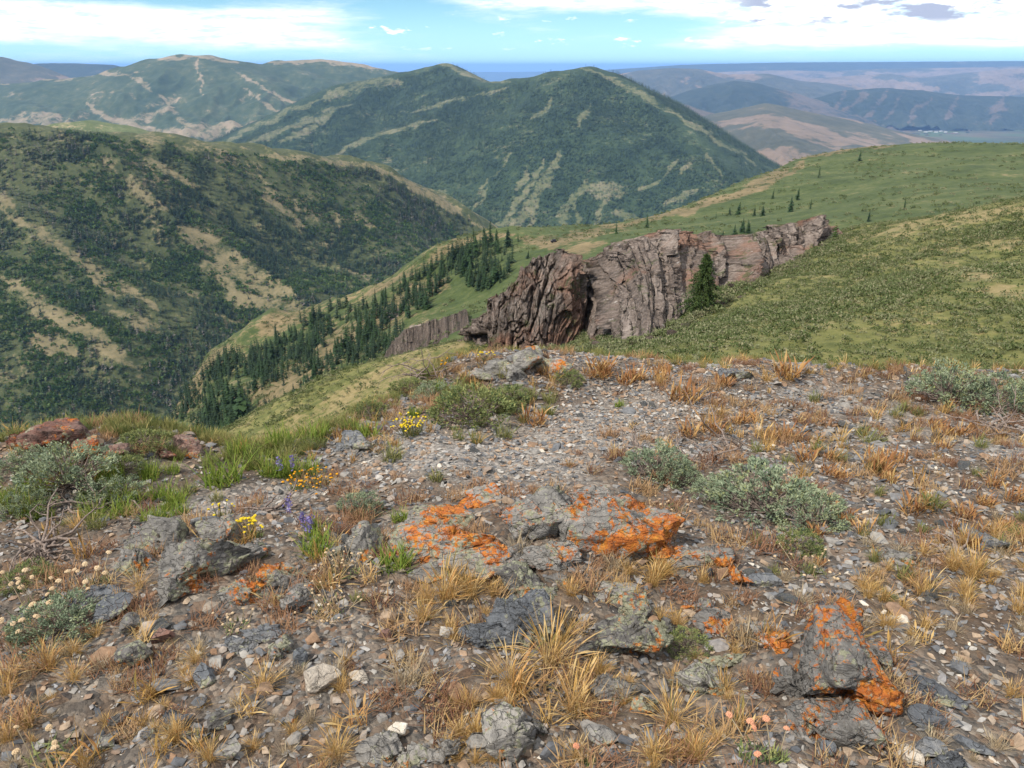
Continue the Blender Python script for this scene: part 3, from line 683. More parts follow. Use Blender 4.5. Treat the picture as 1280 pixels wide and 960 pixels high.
outcrop('rock_outcrop', 'rocky crown of stacked stones on the far knoll below the cliff', 'outcrop', [(655, 456, 80, .42, .8, .1, .1, 0, 421), (625, 462, 64, .36, .8, .3, 0, .1, 422), (688, 460, 62, .35, .8, .2, .1, 0, 423), (600, 470, 60, .3, .8, .1, .1, 0, 424), (645, 470, 60, .36, .7, .8, 0, .1, 425), (665, 448, 44, .5, .8, .2, 0, 0, 427)], M['rock_some'], 4)
outcrop('boulder', 'dark stones half buried at the right edge of the gravel slope', 'boulder', [(1218, 674, 74, .35, .7, .2, .1, .1, 431), (1242, 684, 60, .35, .7, .4, .1, .1, 432)], M['rock_dark'], 4)
outcrop('boulder', 'low dark rock on the far rim between orange grass patches', 'boulder', [(908, 470, 56, .3, .7, .2, .1, .1, 433), (926, 472, 44, .3, .8, .5, 0, 0, 434)], M['rock_dark'], 4)

for a in [
    ('low jagged slate ledge left of the middle outcrop behind the green tuft', [(455, 690, 90, .34, .7, .3, .2, .1, 441), (425, 700, 60, .36, .7, .6, .1, .2, 442)], 'rock_some', 'boulder'),
    ('broken slate ledge under the white flowered cushion left of the white quartz', [(330, 800, 70, .4, .7, .2, .2, .1, 443), (300, 812, 56, .4, .7, .5, .1, 0, 444), (352, 815, 50, .4, .7, .9, .1, .1, 445)], 'rock_dark', 'boulder'),
    ('angular grey boulder between the tall golden tuft and the half hidden boulder', [(775, 872, 80, .36, .7, .3, .1, .1, 446), (800, 885, 50, .36, .7, .1, .1, 0, 447)], 'rock_some', 'boulder'),
    ('low lichen spotted ledge left of the crest of the layered rock', [(950, 790, 80, .3, .7, .2, .1, 0, 448), (975, 805, 50, .34, .7, .2, .1, 0, 449)], 'rock_lichen', 'boulder'),
    ('dark shattered ledge in the bottom left between mauve herbs', [(215, 905, 80, .36, .7, .4, .2, .1, 450), (190, 920, 56, .36, .7, .1, .1, .1, 451), (240, 922, 50, .4, .7, .1, .1, 0, 452)], 'rock_dark', 'boulder'),
    ('grey ledge of split slate at the bottom between the golden tuft and the slate block', [(480, 945, 80, .34, .7, .3, .2, .1, 453), (515, 955, 50, .36, .7, .1, .1, .1, 454)], 'rock_some', 'boulder'),
    ('small lichen flecked outcrop among tufts on the right gravel slope', [(1120, 700, 64, .32, .7, .3, .1, .1, 455), (1145, 706, 44, .32, .7, .1, .1, .1, 456)], 'rock_some', 'boulder'),
    ('crusted ledge directly below the middle outcrop', [(655, 735, 90, .26, .7, .1, .2, 0, 457), (690, 742, 60, .3, .7, .4, .1, 0, 458)], 'rock_crust', 'boulder'),
    ('dark slate hump beside the long stone at the bottom right', [(1185, 960, 70, .4, .7, .2, .1, .1, 459)], 'rock_dark', 'boulder')]:
    outcrop(a[3], a[0], a[3], a[1], M[a[2]], 5)

# single stones that can be picked out
def stone(u, v, wpx, h, dp, label, mat, seed, yaw=.2, tx=.1, ty=0, name='stone', flat=True):
    p = fgp(u, v); wd = px_size(p, wpx)
    g, f = rock_geo(seed, 4, (wd / 2, wd / 2 * dp, wd * h * .6), 11, (.4, .8), .035, .04)
    g = rotate(g, 0, tx, ty); g[:, 2] += wd * h * .28
    return link(name, new_mesh(name, g, f, [M[mat]], smooth=False, attrs={'rnd': np.full(len(g), (seed * .137) % 1)}), label, 'stone', None, loc=p, rot=(0, 0, yaw))
for a in [
    (401, 858, 56, .62, .8, 'whitish quartz stone with a pink flush on the dark gravel', 'rock_pale', 501, .2),
    (337, 722, 28, .8, .8, 'small cream coloured stone wedged against the jagged dark outcrop', 'rock_pale', 502, .6),
    (498, 917, 30, .7, .9, 'round pale stone left of the flat fronted slate block', 'rock_pale', 503, .3),
    (140, 768, 60, .45, .6, 'dark blue slate wedge under the cream flower heads', 'rock_dark', 504, .5, .3, -.3),
    (118, 748, 70, .18, .6, 'thin grey slab lying flat beside the cream flower heads', 'rock_dark', 505, .1),
    (258, 660, 44, .6, .5, 'upright blue grey slate splinter on top of the jagged dark outcrop', 'rock_dark', 506, .3, .1, .5),
    (1170, 868, 74, .26, .6, 'flat grey slab tilted over a dark gap right of the layered rock', 'rock_dark', 507, -.5, .1, .2),
    (1160, 905, 52, .45, .7, 'wedge shaped grey stone below the tilted slab', 'rock_dark', 508, -.5, .2, .2),
    (1212, 935, 56, .3, .4, 'narrow dark slate bar lying diagonally near the right bottom corner', 'rock_dark', 509, -.6, .1, 0),
    (1160, 940, 46, .4, .7, 'blackish blocky stone under the wedge shaped grey one', 'rock_dark', 510, .1),
    (1033, 940, 24, 1.0, .8, 'small smooth blue grey pebble standing before the layered rock', 'rock_dark', 511, .1),
    (1135, 950, 46, .4, .7, 'long light stone leaning at the bottom edge by the layered rock', 'rock_pale', 512, -.7),
    (640, 950, 34, .8, .8, 'light angular stone at the foot of the flat fronted slate', 'rock_some', 513, .4),
    (660, 925, 30, .8, .8, 'squarish pale grey stone tucked under golden grass at the bottom', 'stone', 514, .8),
    (688, 948, 36, .7, .8, 'bluish white angular stone in the bottom row of small stones', 'stone', 515, .2),
    (755, 925, 64, .3, .6, 'flat stone with an orange spot right of the bottom golden grass', 'rock_some', 516, -.2),
    (285, 945, 54, .5, .8, 'large rounded grey stone at the bottom left of the white quartz', 'rock_some', 517, .2),
    (277, 905, 50, .5, .6, 'pinkish grey split stone leaning on its dark shadowed side', 'rock_some', 518, .7, .3, .2),
    (255, 850, 46, .6, .8, 'dark blue grey stone between twiggy grass tufts', 'rock_dark', 519, .2),
    (172, 825, 60, .5, .8, 'mossy olive brown stone beside the orange stone', 'rock_crust', 520, .3),
    (204, 800, 30, .9, .9, 'small stone wholly orange with lichen near the cream flowers', 'rock_red', 521, .2),
    (170, 785, 46, .5, .8, 'brown stone behind the orange lichen stone', 'rock_some', 522, .4),
    (148, 905, 30, .9, .7, 'pointed stone half orange half grey amid mauve litter', 'rock_lichen', 523, .5),
    (130, 935, 40, .5, .8, 'pale greenish stone low in the left bottom corner', 'rock_crust', 524, .2),
    (375, 830, 36, .7, .7, 'dark slate piece leaning behind the white quartz stone', 'rock_dark', 525, .6),
    (392, 803, 26, .6, .8, 'light brown pebble just above the white quartz stone', 'stone', 526, .2),
    (486, 778, 24, .9, .7, 'oval grey pebble upright left of the dry grass clump', 'stone', 527, .2),
    (483, 798, 18, .9, .9, 'reddish round pebble below the oval grey pebble', 'rock_red', 528, .2),
    (448, 848, 34, .3, .6, 'thin white sliver of stone right of the white quartz', 'rock_pale', 529, .1),
    (885, 722, 18, 1.2, .6, 'narrow upright pale slate behind the orange spotted boulder', 'stone', 530, .1),
    (903, 720, 26, .7, .8, 'small tan block next to the narrow upright slate', 'stone', 531, .3),
    (950, 728, 54, .3, .5, 'long blue grey slab right of the small tan block', 'rock_dark', 532, -.2),
    (1125, 786, 36, .3, .7, 'lone flat light slate on the right gravel', 'stone', 533, .3),
    (365, 900, 26, .8, .8, 'small stone with orange lichen patches under the twiggy grass', 'rock_lichen', 534, .3),
    (120, 556, 20, .7, .8, 'pale stone lodged between the red boulders', 'stone', 535, .3),
    (540, 720, 60, .2, .7, 'flat pale slab under the middle outcrop', 'rock_some', 536, .2),
    (700, 725, 40, .3, .7, 'flat grey stone between the middle outcrop and the lichen boulder', 'rock_some', 537, .2),
    (770, 745, 70, .3, .7, 'broad crusted stone in the grass above the lichen boulder', 'rock_crust', 538, .1)]:
    stone(*a)

# ------------------------------------------------------------------ loose stones and gravel
def fg_random(n, ymin, ymax=9.5, amax=.80):
    n = int(n * 1.5); ymin = min(ymin, .8); y = RNG.uniform(ymin, ymax, n); wd = 1.2 + .80 * y
    ok = RNG.random(n) < wd / (1.2 + .80 * ymax); y = y[ok]; x = RNG.uniform(-1, 1, len(y)) * wd[ok]
    ok = y < np.interp(x / y, RA, RD) + .5
    x, y = x[ok], y[ok]; z = fg(x, y)
    u, v = proj(x, y, z); return np.stack([x, y, z], 1), u, v
GRAV = [shard(600 + k, 11, (1, RNG.uniform(.45, .9), RNG.uniform(.14, .42))) for k in range(24)]
GRAVp = [(v, f, 0.0) for v, f in GRAV]
PATH = [(430, 600), (480, 560), (560, 545), (680, 540), (700, 480), (850, 475), (880, 520), (770, 570), (700, 605), (560, 620)]
MID = [shard(640 + k, 20, (1, RNG.uniform(.55, .9), RNG.uniform(.28, .6))) for k in range(10)]
MIDm = [new_mesh('stone', v, f, [M['stone'] if k % 3 else M['rock_dark']], smooth=False, attrs={'rnd': np.full(len(v), k / 10)}) for k, (v, f) in enumerate(MID)]
pos, u, v = fg_random(1400, 1.25, 6.5, .75)
keep = (RNG.random(len(pos)) < np.where((v > 690) | (u > 950), 1, .35)) & (u > -60) & (u < 1340) & (v < 975)
pos = pos[keep][:258]
s = .016 + .036 * RNG.random(len(pos)) ** 2.2; s = s * (1 + .12 * (pos[:, 1] - 1.5))
for i in range(len(pos)):
    link('stone', MIDm[i % 10], 'small angular slate stone lying loose in the gravel of the knoll', 'stone', 'small loose slate stones on the knoll', loc=(pos[i][0], pos[i][1], pos[i][2] + s[i] * .15), rot=(RNG.normal() * .25, RNG.normal() * .25, RNG.uniform(0, 6.28)), scale=s[i])
pos, u, v = fg_random(9000, 1.1, 8.5, .85)
keep = RNG.random(len(pos)) < (.12 + .5 * sstep(.46, .62, vnoise(pos[:, 0] * 1.4 + 3, pos[:, 1] * 1.4, seed=205))) * np.where(in_poly(u, v, PATH), .5, 1)
pos = pos[keep]; n = len(pos); s = (.011 + .028 * RNG.random(n) ** 2.4) * (1 + .10 * np.maximum(pos[:, 1] - 2, 0)); pos[:, 2] += s * .15
RUB = [(*shard(670 + k, 22, (1, RNG.uniform(.5, .9), RNG.uniform(.2, .5))), 0.0) for k in range(14)]
V, Fs, R_ = scatter(RUB, RNG.integers(0, 14, n), pos, RNG.uniform(0, 6.28, n), s, RNG.normal(size=(n, 2)) * .25)
link('rubble', new_mesh('rubble', V, Fs, [M['stone']], smooth=False, attrs={'rnd': R_}), kind='stuff')
pos, u, v = fg_random(150000, 1.1, 9.5, .85)
dens = .40 + .55 * sstep(.45, .6, vnoise(pos[:, 0] * 1.7, pos[:, 1] * 1.7, seed=201)) + .5 * (u > 900) * (v > 560) + .8 * in_poly(u, v, PATH)
keep = RNG.random(len(pos)) < dens
pos, u, v = pos[keep], u[keep], v[keep]; n = len(pos)
s = (.005 + .018 * RNG.random(n) ** 2.6) * (1 + .10 * np.maximum(pos[:, 1] - 2, 0))
pos[:, 2] += s * .22
rn = RNG.random(n); onp = in_poly(u, v, PATH); rn = np.where(onp & (RNG.random(n) < .55), RNG.choice([.55, .94, .8, .8, .45, .56], n), rn)
V, Fs, R_ = scatter(GRAVp, RNG.integers(0, 24, n), pos, RNG.uniform(0, 6.28, n), s, RNG.normal(size=(n, 2)) * .25, rn)
link('gravel', new_mesh('gravel', V, Fs, [M['stone']], smooth=False, attrs={'rnd': R_}), kind='stuff')

# ------------------------------------------------------------------ grasses and herbs
def blades(seed, n, L, base, lean, width, nseg=3, droop=.5, head=0.0, up=0.15):
    """A tuft: n curved blades. returns verts, [quads], rnd"""
    r = np.random.default_rng(seed)
    az = r.uniform(0, 2 * pi, n); br = base * np.sqrt(r.random(n)); ba = r.uniform(0, 2 * pi, n)
    Ln = L * r.uniform(.45, 1.05, n); th = lean * r.random(n) ** .8 + up * r.normal(size=n) * .3
    dr = droop * r.uniform(.3, 1.3, n); w = width * r.uniform(.7, 1.3, n)
    t = np.linspace(0, 1, nseg + 1)
    P_ = []; x = np.zeros(n); z = np.zeros(n); pts = []
    for k in range(nseg + 1):
        pts.append((x.copy(), z.copy()))
        a = th + dr * t[k] ** 1.2
        x = x + np.sin(a) * Ln / nseg; z = z + np.cos(a) * Ln / nseg
    verts = np.zeros((n, nseg + 1, 2, 3)); hd = r.random(n) < head
    for k, (x, z) in enumerate(pts):
        wk = w * (1 - .85 * t[k]); wk = np.where(hd & (t[k] > .55) & (t[k] < 1), width * 2.6, wk)
        cx = br * np.cos(ba) + x * np.cos(az); cy = br * np.sin(ba) + x * np.sin(az)
        for s_, sg in enumerate((-1, 1)):
            verts[:, k, s_, 0] = cx - sg * wk / 2 * np.sin(az); verts[:, k, s_, 1] = cy + sg * wk / 2 * np.cos(az); verts[:, k, s_, 2] = np.maximum(z, .002)
    idx = np.arange(n * (nseg + 1) * 2).reshape(n, nseg + 1, 2)
    Q = np.stack([idx[:, :-1, 0], idx[:, :-1, 1], idx[:, 1:, 1], idx[:, 1:, 0]], -1).reshape(-1, 4)
    rn = np.repeat(r.random(n), (nseg + 1) * 2)
    return verts.reshape(-1, 3), [Q], rn

def tube(pts, r0, r1, sides=5):
    pts = np.array(pts, float); n = len(pts); vs = []
    for i in range(n):
        d = pts[min(i + 1, n - 1)] - pts[max(i - 1, 0)]; d /= np.linalg.norm(d) + 1e-9
        a = np.cross(d, [.3, .2, 1]); a /= np.linalg.norm(a) + 1e-9; b = np.cross(d, a)
        rr = r0 + (r1 - r0) * i / (n - 1)
        for k in range(sides):
            t = 2 * pi * k / sides; vs.append(pts[i] + rr * (cos(t) * a + sin(t) * b))
    q = [[i * sides + k, i * sides + (k + 1) % sides, (i + 1) * sides + (k + 1) % sides, (i + 1) * sides + k] for i in range(n - 1) for k in range(sides)]
    return np.array(vs), np.array(q)

M['gold'] = m_leafy('dry_grass_blade', [(0, (.15, .14, .04)), (.14, (.28, .16, .045)), (.4, (.44, .27, .085)), (.7, (.54, .40, .19)), (1, (.42, .20, .06))], .3)
M['straw'] = m_leafy('pale_grass_blade', [(0, (.22, .17, .11)), (.5, (.40, .33, .22)), (1, (.30, .21, .12))], .25)
M['greenblade'] = m_leafy('green_blade', [(0, (.08, .135, .018)), (.5, (.15, .215, .03)), (.85, (.23, .27, .05)), (1, (.28, .24, .07))], .35)
M['olive'] = m_leafy('olive_blade', [(0, (.07, .095, .025)), (.5, (.15, .165, .05)), (1, (.28, .24, .09))], .3)
M['mauve'] = m_leafy('dried_herb', [(0, (.11, .050, .032)), (.35, (.22, .115, .065)), (.7, (.31, .195, .10)), (1, (.38, .27, .13))], .2)
M['rusty'] = m_leafy('rusty_herb', [(0, (.20, .085, .035)), (.5, (.32, .16, .06)), (1, (.40, .27, .11))], .25)
M['sage'] = m_leafy('sage_leaf', [(0, (.075, .105, .065)), (.5, (.16, .205, .13)), (.8, (.27, .31, .20)), (1, (.22, .24, .09))], .2)
M['sageg'] = m_leafy('green_sage_leaf', [(0, (.05, .085, .03)), (.5, (.12, .15, .055)), (1, (.24, .25, .09))], .2)
t = NT('sage_bark'); o = t.obj()
M['bark'] = t.done(t.ramp(t.noise(t.map(o, (20, 20, 4)), 5, 4), [(.3, (.09, .065, .055)), (.7, (.26, .21, .18))]), .95)
def m_plain(name, a, b, sc=60, tr=0):
    t = NT(name); c = t.ramp(t.math('FRACT', t.math('ADD', t.noise(t.obj(), sc, 3), t.math('MULTIPLY', t.rand(), .2))), [(.3, a), (.75, b)])
    t.done(c, .8)
    if tr: leaf_translucent(t, c, tr)
    return t.m
M['yellow'] = m_plain('yellow_petal', (.62, .42, .01), (.75, .60, .04), 60, .2)
M['amber'] = m_plain('amber_petal', (.62, .24, .005), (.75, .40, .02), 60, .2)
M['cream'] = m_plain('cream_floret', (.42, .29, .16), (.64, .50, .33), 120, .15)
M['pink'] = m_plain('pink_floret', (.48, .18, .10), (.60, .32, .20), 120, .15)
M['purple'] = m_plain('purple_petal', (.10, .08, .22), (.20, .17, .36), 60, .2)

GOLD = [blades(700 + k, 170, .20, .035, .95, .0021, 4, .85, .2) for k in range(6)]
GOLDT = [blades(710 + k, 150, .30, .04, 1.05, .0019, 5, .8, .4) for k in range(3)]
STRAW = [blades(720 + k, 120, .15, .04, 1.2, .0024, 3, .4, .1) for k in range(3)]
GREEN = [blades(730 + k, 110, .125, .06, .95, .006, 3, .45, 0) for k in range(3)]
OLIVE = [blades(740 + k, 110, .13, .05, 1.0, .0034, 3, .4, .1) for k in range(3)]
MAUVE = [blades(750 + k, 90, .075, .06, 1.25, .0038, 2, .6, .6) for k in range(4)]
RUSTY = [blades(760 + k, 90, .11, .06, 1.0, .0036, 3, .5, .5) for k in range(3)]
def tmesh(name, g, mat): return new_mesh(name, g[0], g[1], [M[mat]], smooth=True, attrs={'rnd': g[2]})
TM = {'gold': [tmesh('grass_tuft', g, 'gold') for g in GOLD], 'tall': [tmesh('grass_tuft', g, 'gold') for g in GOLDT], 'straw': [tmesh('grass_tuft', g, 'straw') for g in STRAW],
      'green': [tmesh('grass_tuft', g, 'greenblade') for g in GREEN], 'olive': [tmesh('grass_tuft', g, 'olive') for g in OLIVE], 'rusty': [tmesh('herb_tuft', g, 'rusty') for g in RUSTY]}
NAT = {'gold': .38, 'tall': .50, 'straw': .28, 'green': .24, 'olive': .24, 'rusty': .2}
def tuft(u, v, wpx, kind, label, group=None, cat='grass tuft'):
    p = fgp(u, v)
    if p is None: return
    sc = px_size(p, wpx) / NAT[kind]
    return link('herb_tuft' if kind == 'rusty' else 'grass_tuft', random.choice(TM[kind]), label, cat, group, loc=p - np.array([0, 0, .004]), rot=(0, 0, random.uniform(0, 6.28)), scale=(sc, sc, sc * random.uniform(.85, 1.1)))
for a in [
    (420, 945, 100, 'gold', 'spiky golden tuft at the bottom edge below the white quartz stone'), (690, 830, 150, 'tall', 'tall golden tuft with seed heads in front of the pointed dark slate'),
    (640, 855, 110, 'tall', 'leaning golden tuft left of the tall one by the pointed slate'), (720, 890, 130, 'gold', 'orange gold tuft between the slate block and the lichen boulder'),
    (840, 905, 110, 'tall', 'dense golden tuft beside the half hidden crusted boulder'), (815, 945, 90, 'gold', 'golden tuft at the bottom edge below the crusted boulder'),
    (870, 950, 90, 'gold', 'wide golden tuft at the bottom edge near the pink flower heads'), (330, 860, 90, 'gold', 'yellowish tuft fanning out left of the white quartz stone'),
    (60, 835, 90, 'gold', 'golden tuft below the cream flowers at the left edge'), (10, 850, 70, 'gold', 'golden tuft cut by the left picture edge'),
    (510, 855, 110, 'straw', 'pale twiggy cushion of dry grass right of the white quartz'), (560, 750, 120, 'gold', 'broad golden tuft under the middle outcrop'),
    (530, 775, 80, 'gold', 'golden tuft left of the pointed dark slate'), (590, 745, 80, 'tall', 'feathery tuft right above the pointed slate'), (825, 720, 80, 'gold', 'golden tuft in front of the lichen wall of the middle outcrop'),
    (765, 710, 60, 'straw', 'pale tuft growing out of the middle outcrop'), (650, 690, 60, 'straw', 'reddish pale tuft in the cleft of the middle outcrop'),
    (935, 800, 90, 'straw', 'pale dry tuft left of the layered lichen rock'), (560, 945, 60, 'gold', 'golden tuft left of the flat fronted slate block'), (175, 735, 60, 'tall', 'thin tall straw stalks by the jagged dark outcrop'),
    (1155, 745, 90, 'gold', 'golden tuft on the right gravel slope'), (1215, 720, 100, 'gold', 'broad pale gold tuft near the right picture edge'), (1080, 735, 60, 'gold', 'small golden tuft under the low sagebrush'),
    (1100, 590, 60, 'rusty', 'rusty orange tuft on the gravel beside the far right sagebrush'), (1090, 555, 50, 'olive', 'olive tuft among brown herbs above the slate gravel'), (1165, 635, 50, 'olive', 'small green and gold tuft on the dark slate gravel'),
    (1140, 640, 50, 'rusty', 'rusty tuft touching the green and gold one on dark gravel'), (1265, 870, 60, 'gold', 'golden tuft low at the right picture edge'),
    (855, 502, 60, 'rusty', 'bright orange tuft on the far gravel path'), (825, 482, 50, 'gold', 'yellow tuft at the far end of the gravel path'), (668, 530, 50, 'rusty', 'orange tuft right of the central sagebrush'),
    (775, 508, 26, 'green', 'lone small green tuft on the gravel path'), (545, 600, 40, 'olive', 'green tuft on the gravel before the middle outcrop'), (490, 575, 60, 'olive', 'green tuft below the yellow flowers on the path'),
    (280, 605, 90, 'green', 'bright green leafy clump on gravel left of the orange flowers'), (495, 710, 80, 'green', 'fresh green tuft at the left foot of the middle outcrop'), (395, 690, 70, 'green', 'green tuft under the purple lupine'),
    (300, 572, 60, 'green', 'tall green leaf clump on the rim above the canyon'), (350, 560, 70, 'green', 'wide green clump on the rim'), (390, 550, 60, 'green', 'dark green clump on the rim nearest the stone heap'),
    (985, 470, 60, 'rusty', 'orange dry tuft on the rim before the green slope'), (960, 478, 40, 'gold', 'yellow dry tuft on the rim before the green slope'), (120, 660, 60, 'olive', 'yellow green tuft above the jagged dark outcrop'), (500, 650, 40, 'green', 'tiny green tuft at the left tip of the middle outcrop')]:
    tuft(*a)

# counted, look-alike tufts
def zone_tufts(n, polys, kind, wr, label, group, cat='grass tuft'):
    tot = 0; tries = 0
    bb = [(min(p[0] for p in q), min(p[1] for p in q), max(p[0] for p in q), max(p[1] for p in q)) for q in polys]
    while tot < n and tries < n * 30:
        tries += 1; k = random.randrange(len(polys)); b = bb[k]
        u = random.uniform(b[0], b[2]); v = random.uniform(b[1], b[3])
        if in_poly(np.array([u]), np.array([v]), polys[k])[0]:
            tuft(u, v, random.uniform(*wr), kind, label, group, cat); tot += 1
zone_tufts(110, [[(480, 715), (900, 715), (900, 800), (560, 800)], [(560, 880), (920, 800), (930, 970), (560, 970)], [(1060, 700), (1290, 660), (1290, 790), (1100, 800)], [(0, 800), (160, 780), (480, 870), (460, 970), (0, 970)]], 'gold', (30, 75), 'loose golden bunch grass tuft on the stony foreground', 'golden bunch grass tufts around the foreground rocks')
zone_tufts(45, [[(0, 780), (450, 800), (560, 960), (0, 970)], [(900, 700), (1290, 640), (1290, 960), (1120, 960)]], 'straw', (26, 60), 'low straw coloured grass tuft on dark gravel', 'straw coloured tufts on the dark gravel')
zone_tufts(50, [[(800, 460), (1130, 480), (1280, 560), (1280, 640), (900, 600)], [(640, 460), (880, 460), (880, 480), (700, 480)], [(1030, 580), (1290, 600), (1290, 700), (1000, 720)]], 'rusty', (20, 46), 'rusty dry herb tuft on the upper gravel slope', 'rusty dry herbs on the upper gravel slope')
zone_tufts(45, [[(230, 575), (420, 540), (520, 505), (560, 490), (560, 520), (420, 590), (300, 600)], [(0, 600), (230, 580), (240, 650), (0, 660)]], 'green', (26, 60), 'fresh green leaf tuft on the rim above the canyon', 'fresh green tufts along the rim')
zone_tufts(60, [[(0, 590), (240, 580), (300, 640), (480, 640), (480, 780), (380, 740), (0, 720)], [(860, 480), (1290, 520), (1290, 760), (950, 760)], [(540, 480), (700, 460), (700, 540), (560, 560)]], 'olive', (24, 50), 'small olive green grass tuft between stones', 'olive tufts between the stones')

pos, u, v = fg_random(5200, 1.1, 9.5, .85)
onp = in_poly(u, v, PATH)
nz = vnoise(pos[:, 0] * 1.3, pos[:, 1] * 1.3, seed=211) * .6 + vnoise(pos[:, 0] * 4, pos[:, 1] * 4, seed=212) * .4
kp = (RNG.random(len(pos)) < np.where(onp, .10, .65)) & (nz > .43)
p2, n = pos[kp], int(kp.sum())
V, Fs, R_ = scatter(MAUVE, RNG.integers(0, 4, n), p2, RNG.uniform(0, 6.28, n), RNG.uniform(.5, 1.3, n))
link('dry_undergrowth', new_mesh('dry_undergrowth', V, Fs, [M['mauve']], attrs={'rnd': R_}), kind='stuff')
pos, u, v = fg_random(1500, 1.1, 9.5, .85)
onp = in_poly(u, v, PATH)
nz = vnoise(pos[:, 0] * 1.1 + 7, pos[:, 1] * 1.1, seed=213) * .6 + vnoise(pos[:, 0] * 4, pos[:, 1] * 4, seed=214) * .4
kp = (RNG.random(len(pos)) < np.where(onp, .06, .8)) & (nz > .47)
p2, n = pos[kp], int(kp.sum())
small = [blades(770 + k, 34, .12, .03, 1.0, .0032, 3, .5, .15) for k in range(5)]
V, Fs, R_ = scatter(small, RNG.integers(0, 5, n), p2, RNG.uniform(0, 6.28, n), RNG.uniform(.5, 1.2, n))
link('dry_grass', new_mesh('dry_grass', V, Fs, [M['gold']], attrs={'rnd': R_}), kind='stuff')
# grass on the outer slope of the knoll, beyond the rim
n = 3800; a = RNG.uniform(-.85, .85, n); a = a[(a < -.02) | (RNG.random(n) < .16)]; n = len(a); y = np.interp(a, RA, RD) + RNG.uniform(-.25, 3.2, n); x = a * y
pos = np.stack([x, y, fg(x, y)], 1)
V, Fs, R_ = scatter(OLIVE, RNG.integers(0, 3, n), pos, RNG.uniform(0, 6.28, n), RNG.uniform(.35, .9, n))
link('rim_grass', new_mesh('rim_grass', V, Fs, [M['olive']], attrs={'rnd': R_}), kind='stuff')

# ------------------------------------------------------------------ sagebrush
def leafset(r, cen, nrm, n, ln, wd, spread):
    c = np.repeat(cen, n, 0) + r.normal(size=(len(cen) * n, 3)) * spread
    d = np.repeat(nrm, n, 0) + r.normal(size=(len(cen) * n, 3)) * .55; d /= np.linalg.norm(d, axis=1)[:, None]
    s = np.cross(d, r.normal(size=d.shape)); s /= np.linalg.norm(s, axis=1)[:, None] + 1e-9
    L_ = ln * r.uniform(.6, 1.3, len(c))[:, None]; W_ = wd * r.uniform(.6, 1.3, len(c))[:, None]
    v = np.stack([c, c + d * L_ * .55 + s * W_ / 2, c + d * L_, c + d * L_ * .55 - s * W_ / 2], 1).reshape(-1, 3)
    return v, [np.arange(len(v)).reshape(-1, 4)], np.repeat(np.repeat(r.random(len(cen)), n) * .7 + r.random(len(c)) * .3, 4)
def sage_geo(seed, ntw=150, nleaf=26, ht=.42, ln=.040, wd=.017):
    """unit-wide low shrub: crooked twigs and clustered leaves"""
    r = np.random.default_rng(seed)
    th = r.uniform(0, 2 * pi, ntw); rr = np.sqrt(r.random(ntw)) * .5
    lump = .75 + .35 * np.sin(th * 3 + r.uniform(0, 6)) * r.uniform(.4, 1) + .2 * r.normal(size=ntw)
    hh = ht * np.sqrt(np.clip(1 - (rr / .52) ** 2, .05, 1)) * np.clip(lump, .35, 1.2)
    tip = np.stack([rr * np.cos(th), rr * np.sin(th), hh], 1)
    nr = tip * [1.2, 1.2, 1.5]; nr /= np.linalg.norm(nr, axis=1)[:, None]
    lv = leafset(r, tip, nr, nleaf, ln, wd, .022)
    tw = []
    for i in range(0, ntw, 2):
        p0 = np.array([r.normal() * .04, r.normal() * .04, -.02]); p2 = tip[i]; m = (p0 + p2) / 2 + r.normal(size=3) * .05 - [0, 0, .03]
        m[2] = max(m[2], .01)
        g = tube([p0, m, p2], .011, .003, 4); tw.append((g[0], g[1], r.random()))
    return lv, merge(tw)
SAGE = []
for k in range(4):
    lv, tw = sage_geo(800 + k)
    SAGE.append((new_mesh('foliage', lv[0], lv[1], [M['sage' if k != 2 else 'sageg']], attrs={'rnd': lv[2]}), new_mesh('branches', tw[0], tw[1], [M['bark']], attrs={'rnd': tw[2]})))
def sage(u, v, wpx, k, label, group=None, squash=1.0, P0=None, cat='shrub'):
    p = fgp(u, v) if P0 is None else P0
    w_ = px_size(p, wpx)
    e = link('sagebrush', None, label, cat, group, loc=p, rot=(0, 0, random.uniform(0, 6.28)), scale=(w_, w_, w_ * squash))
    link('foliage', SAGE[k][0], parent=e); link('branches', SAGE[k][1], parent=e)
    return e
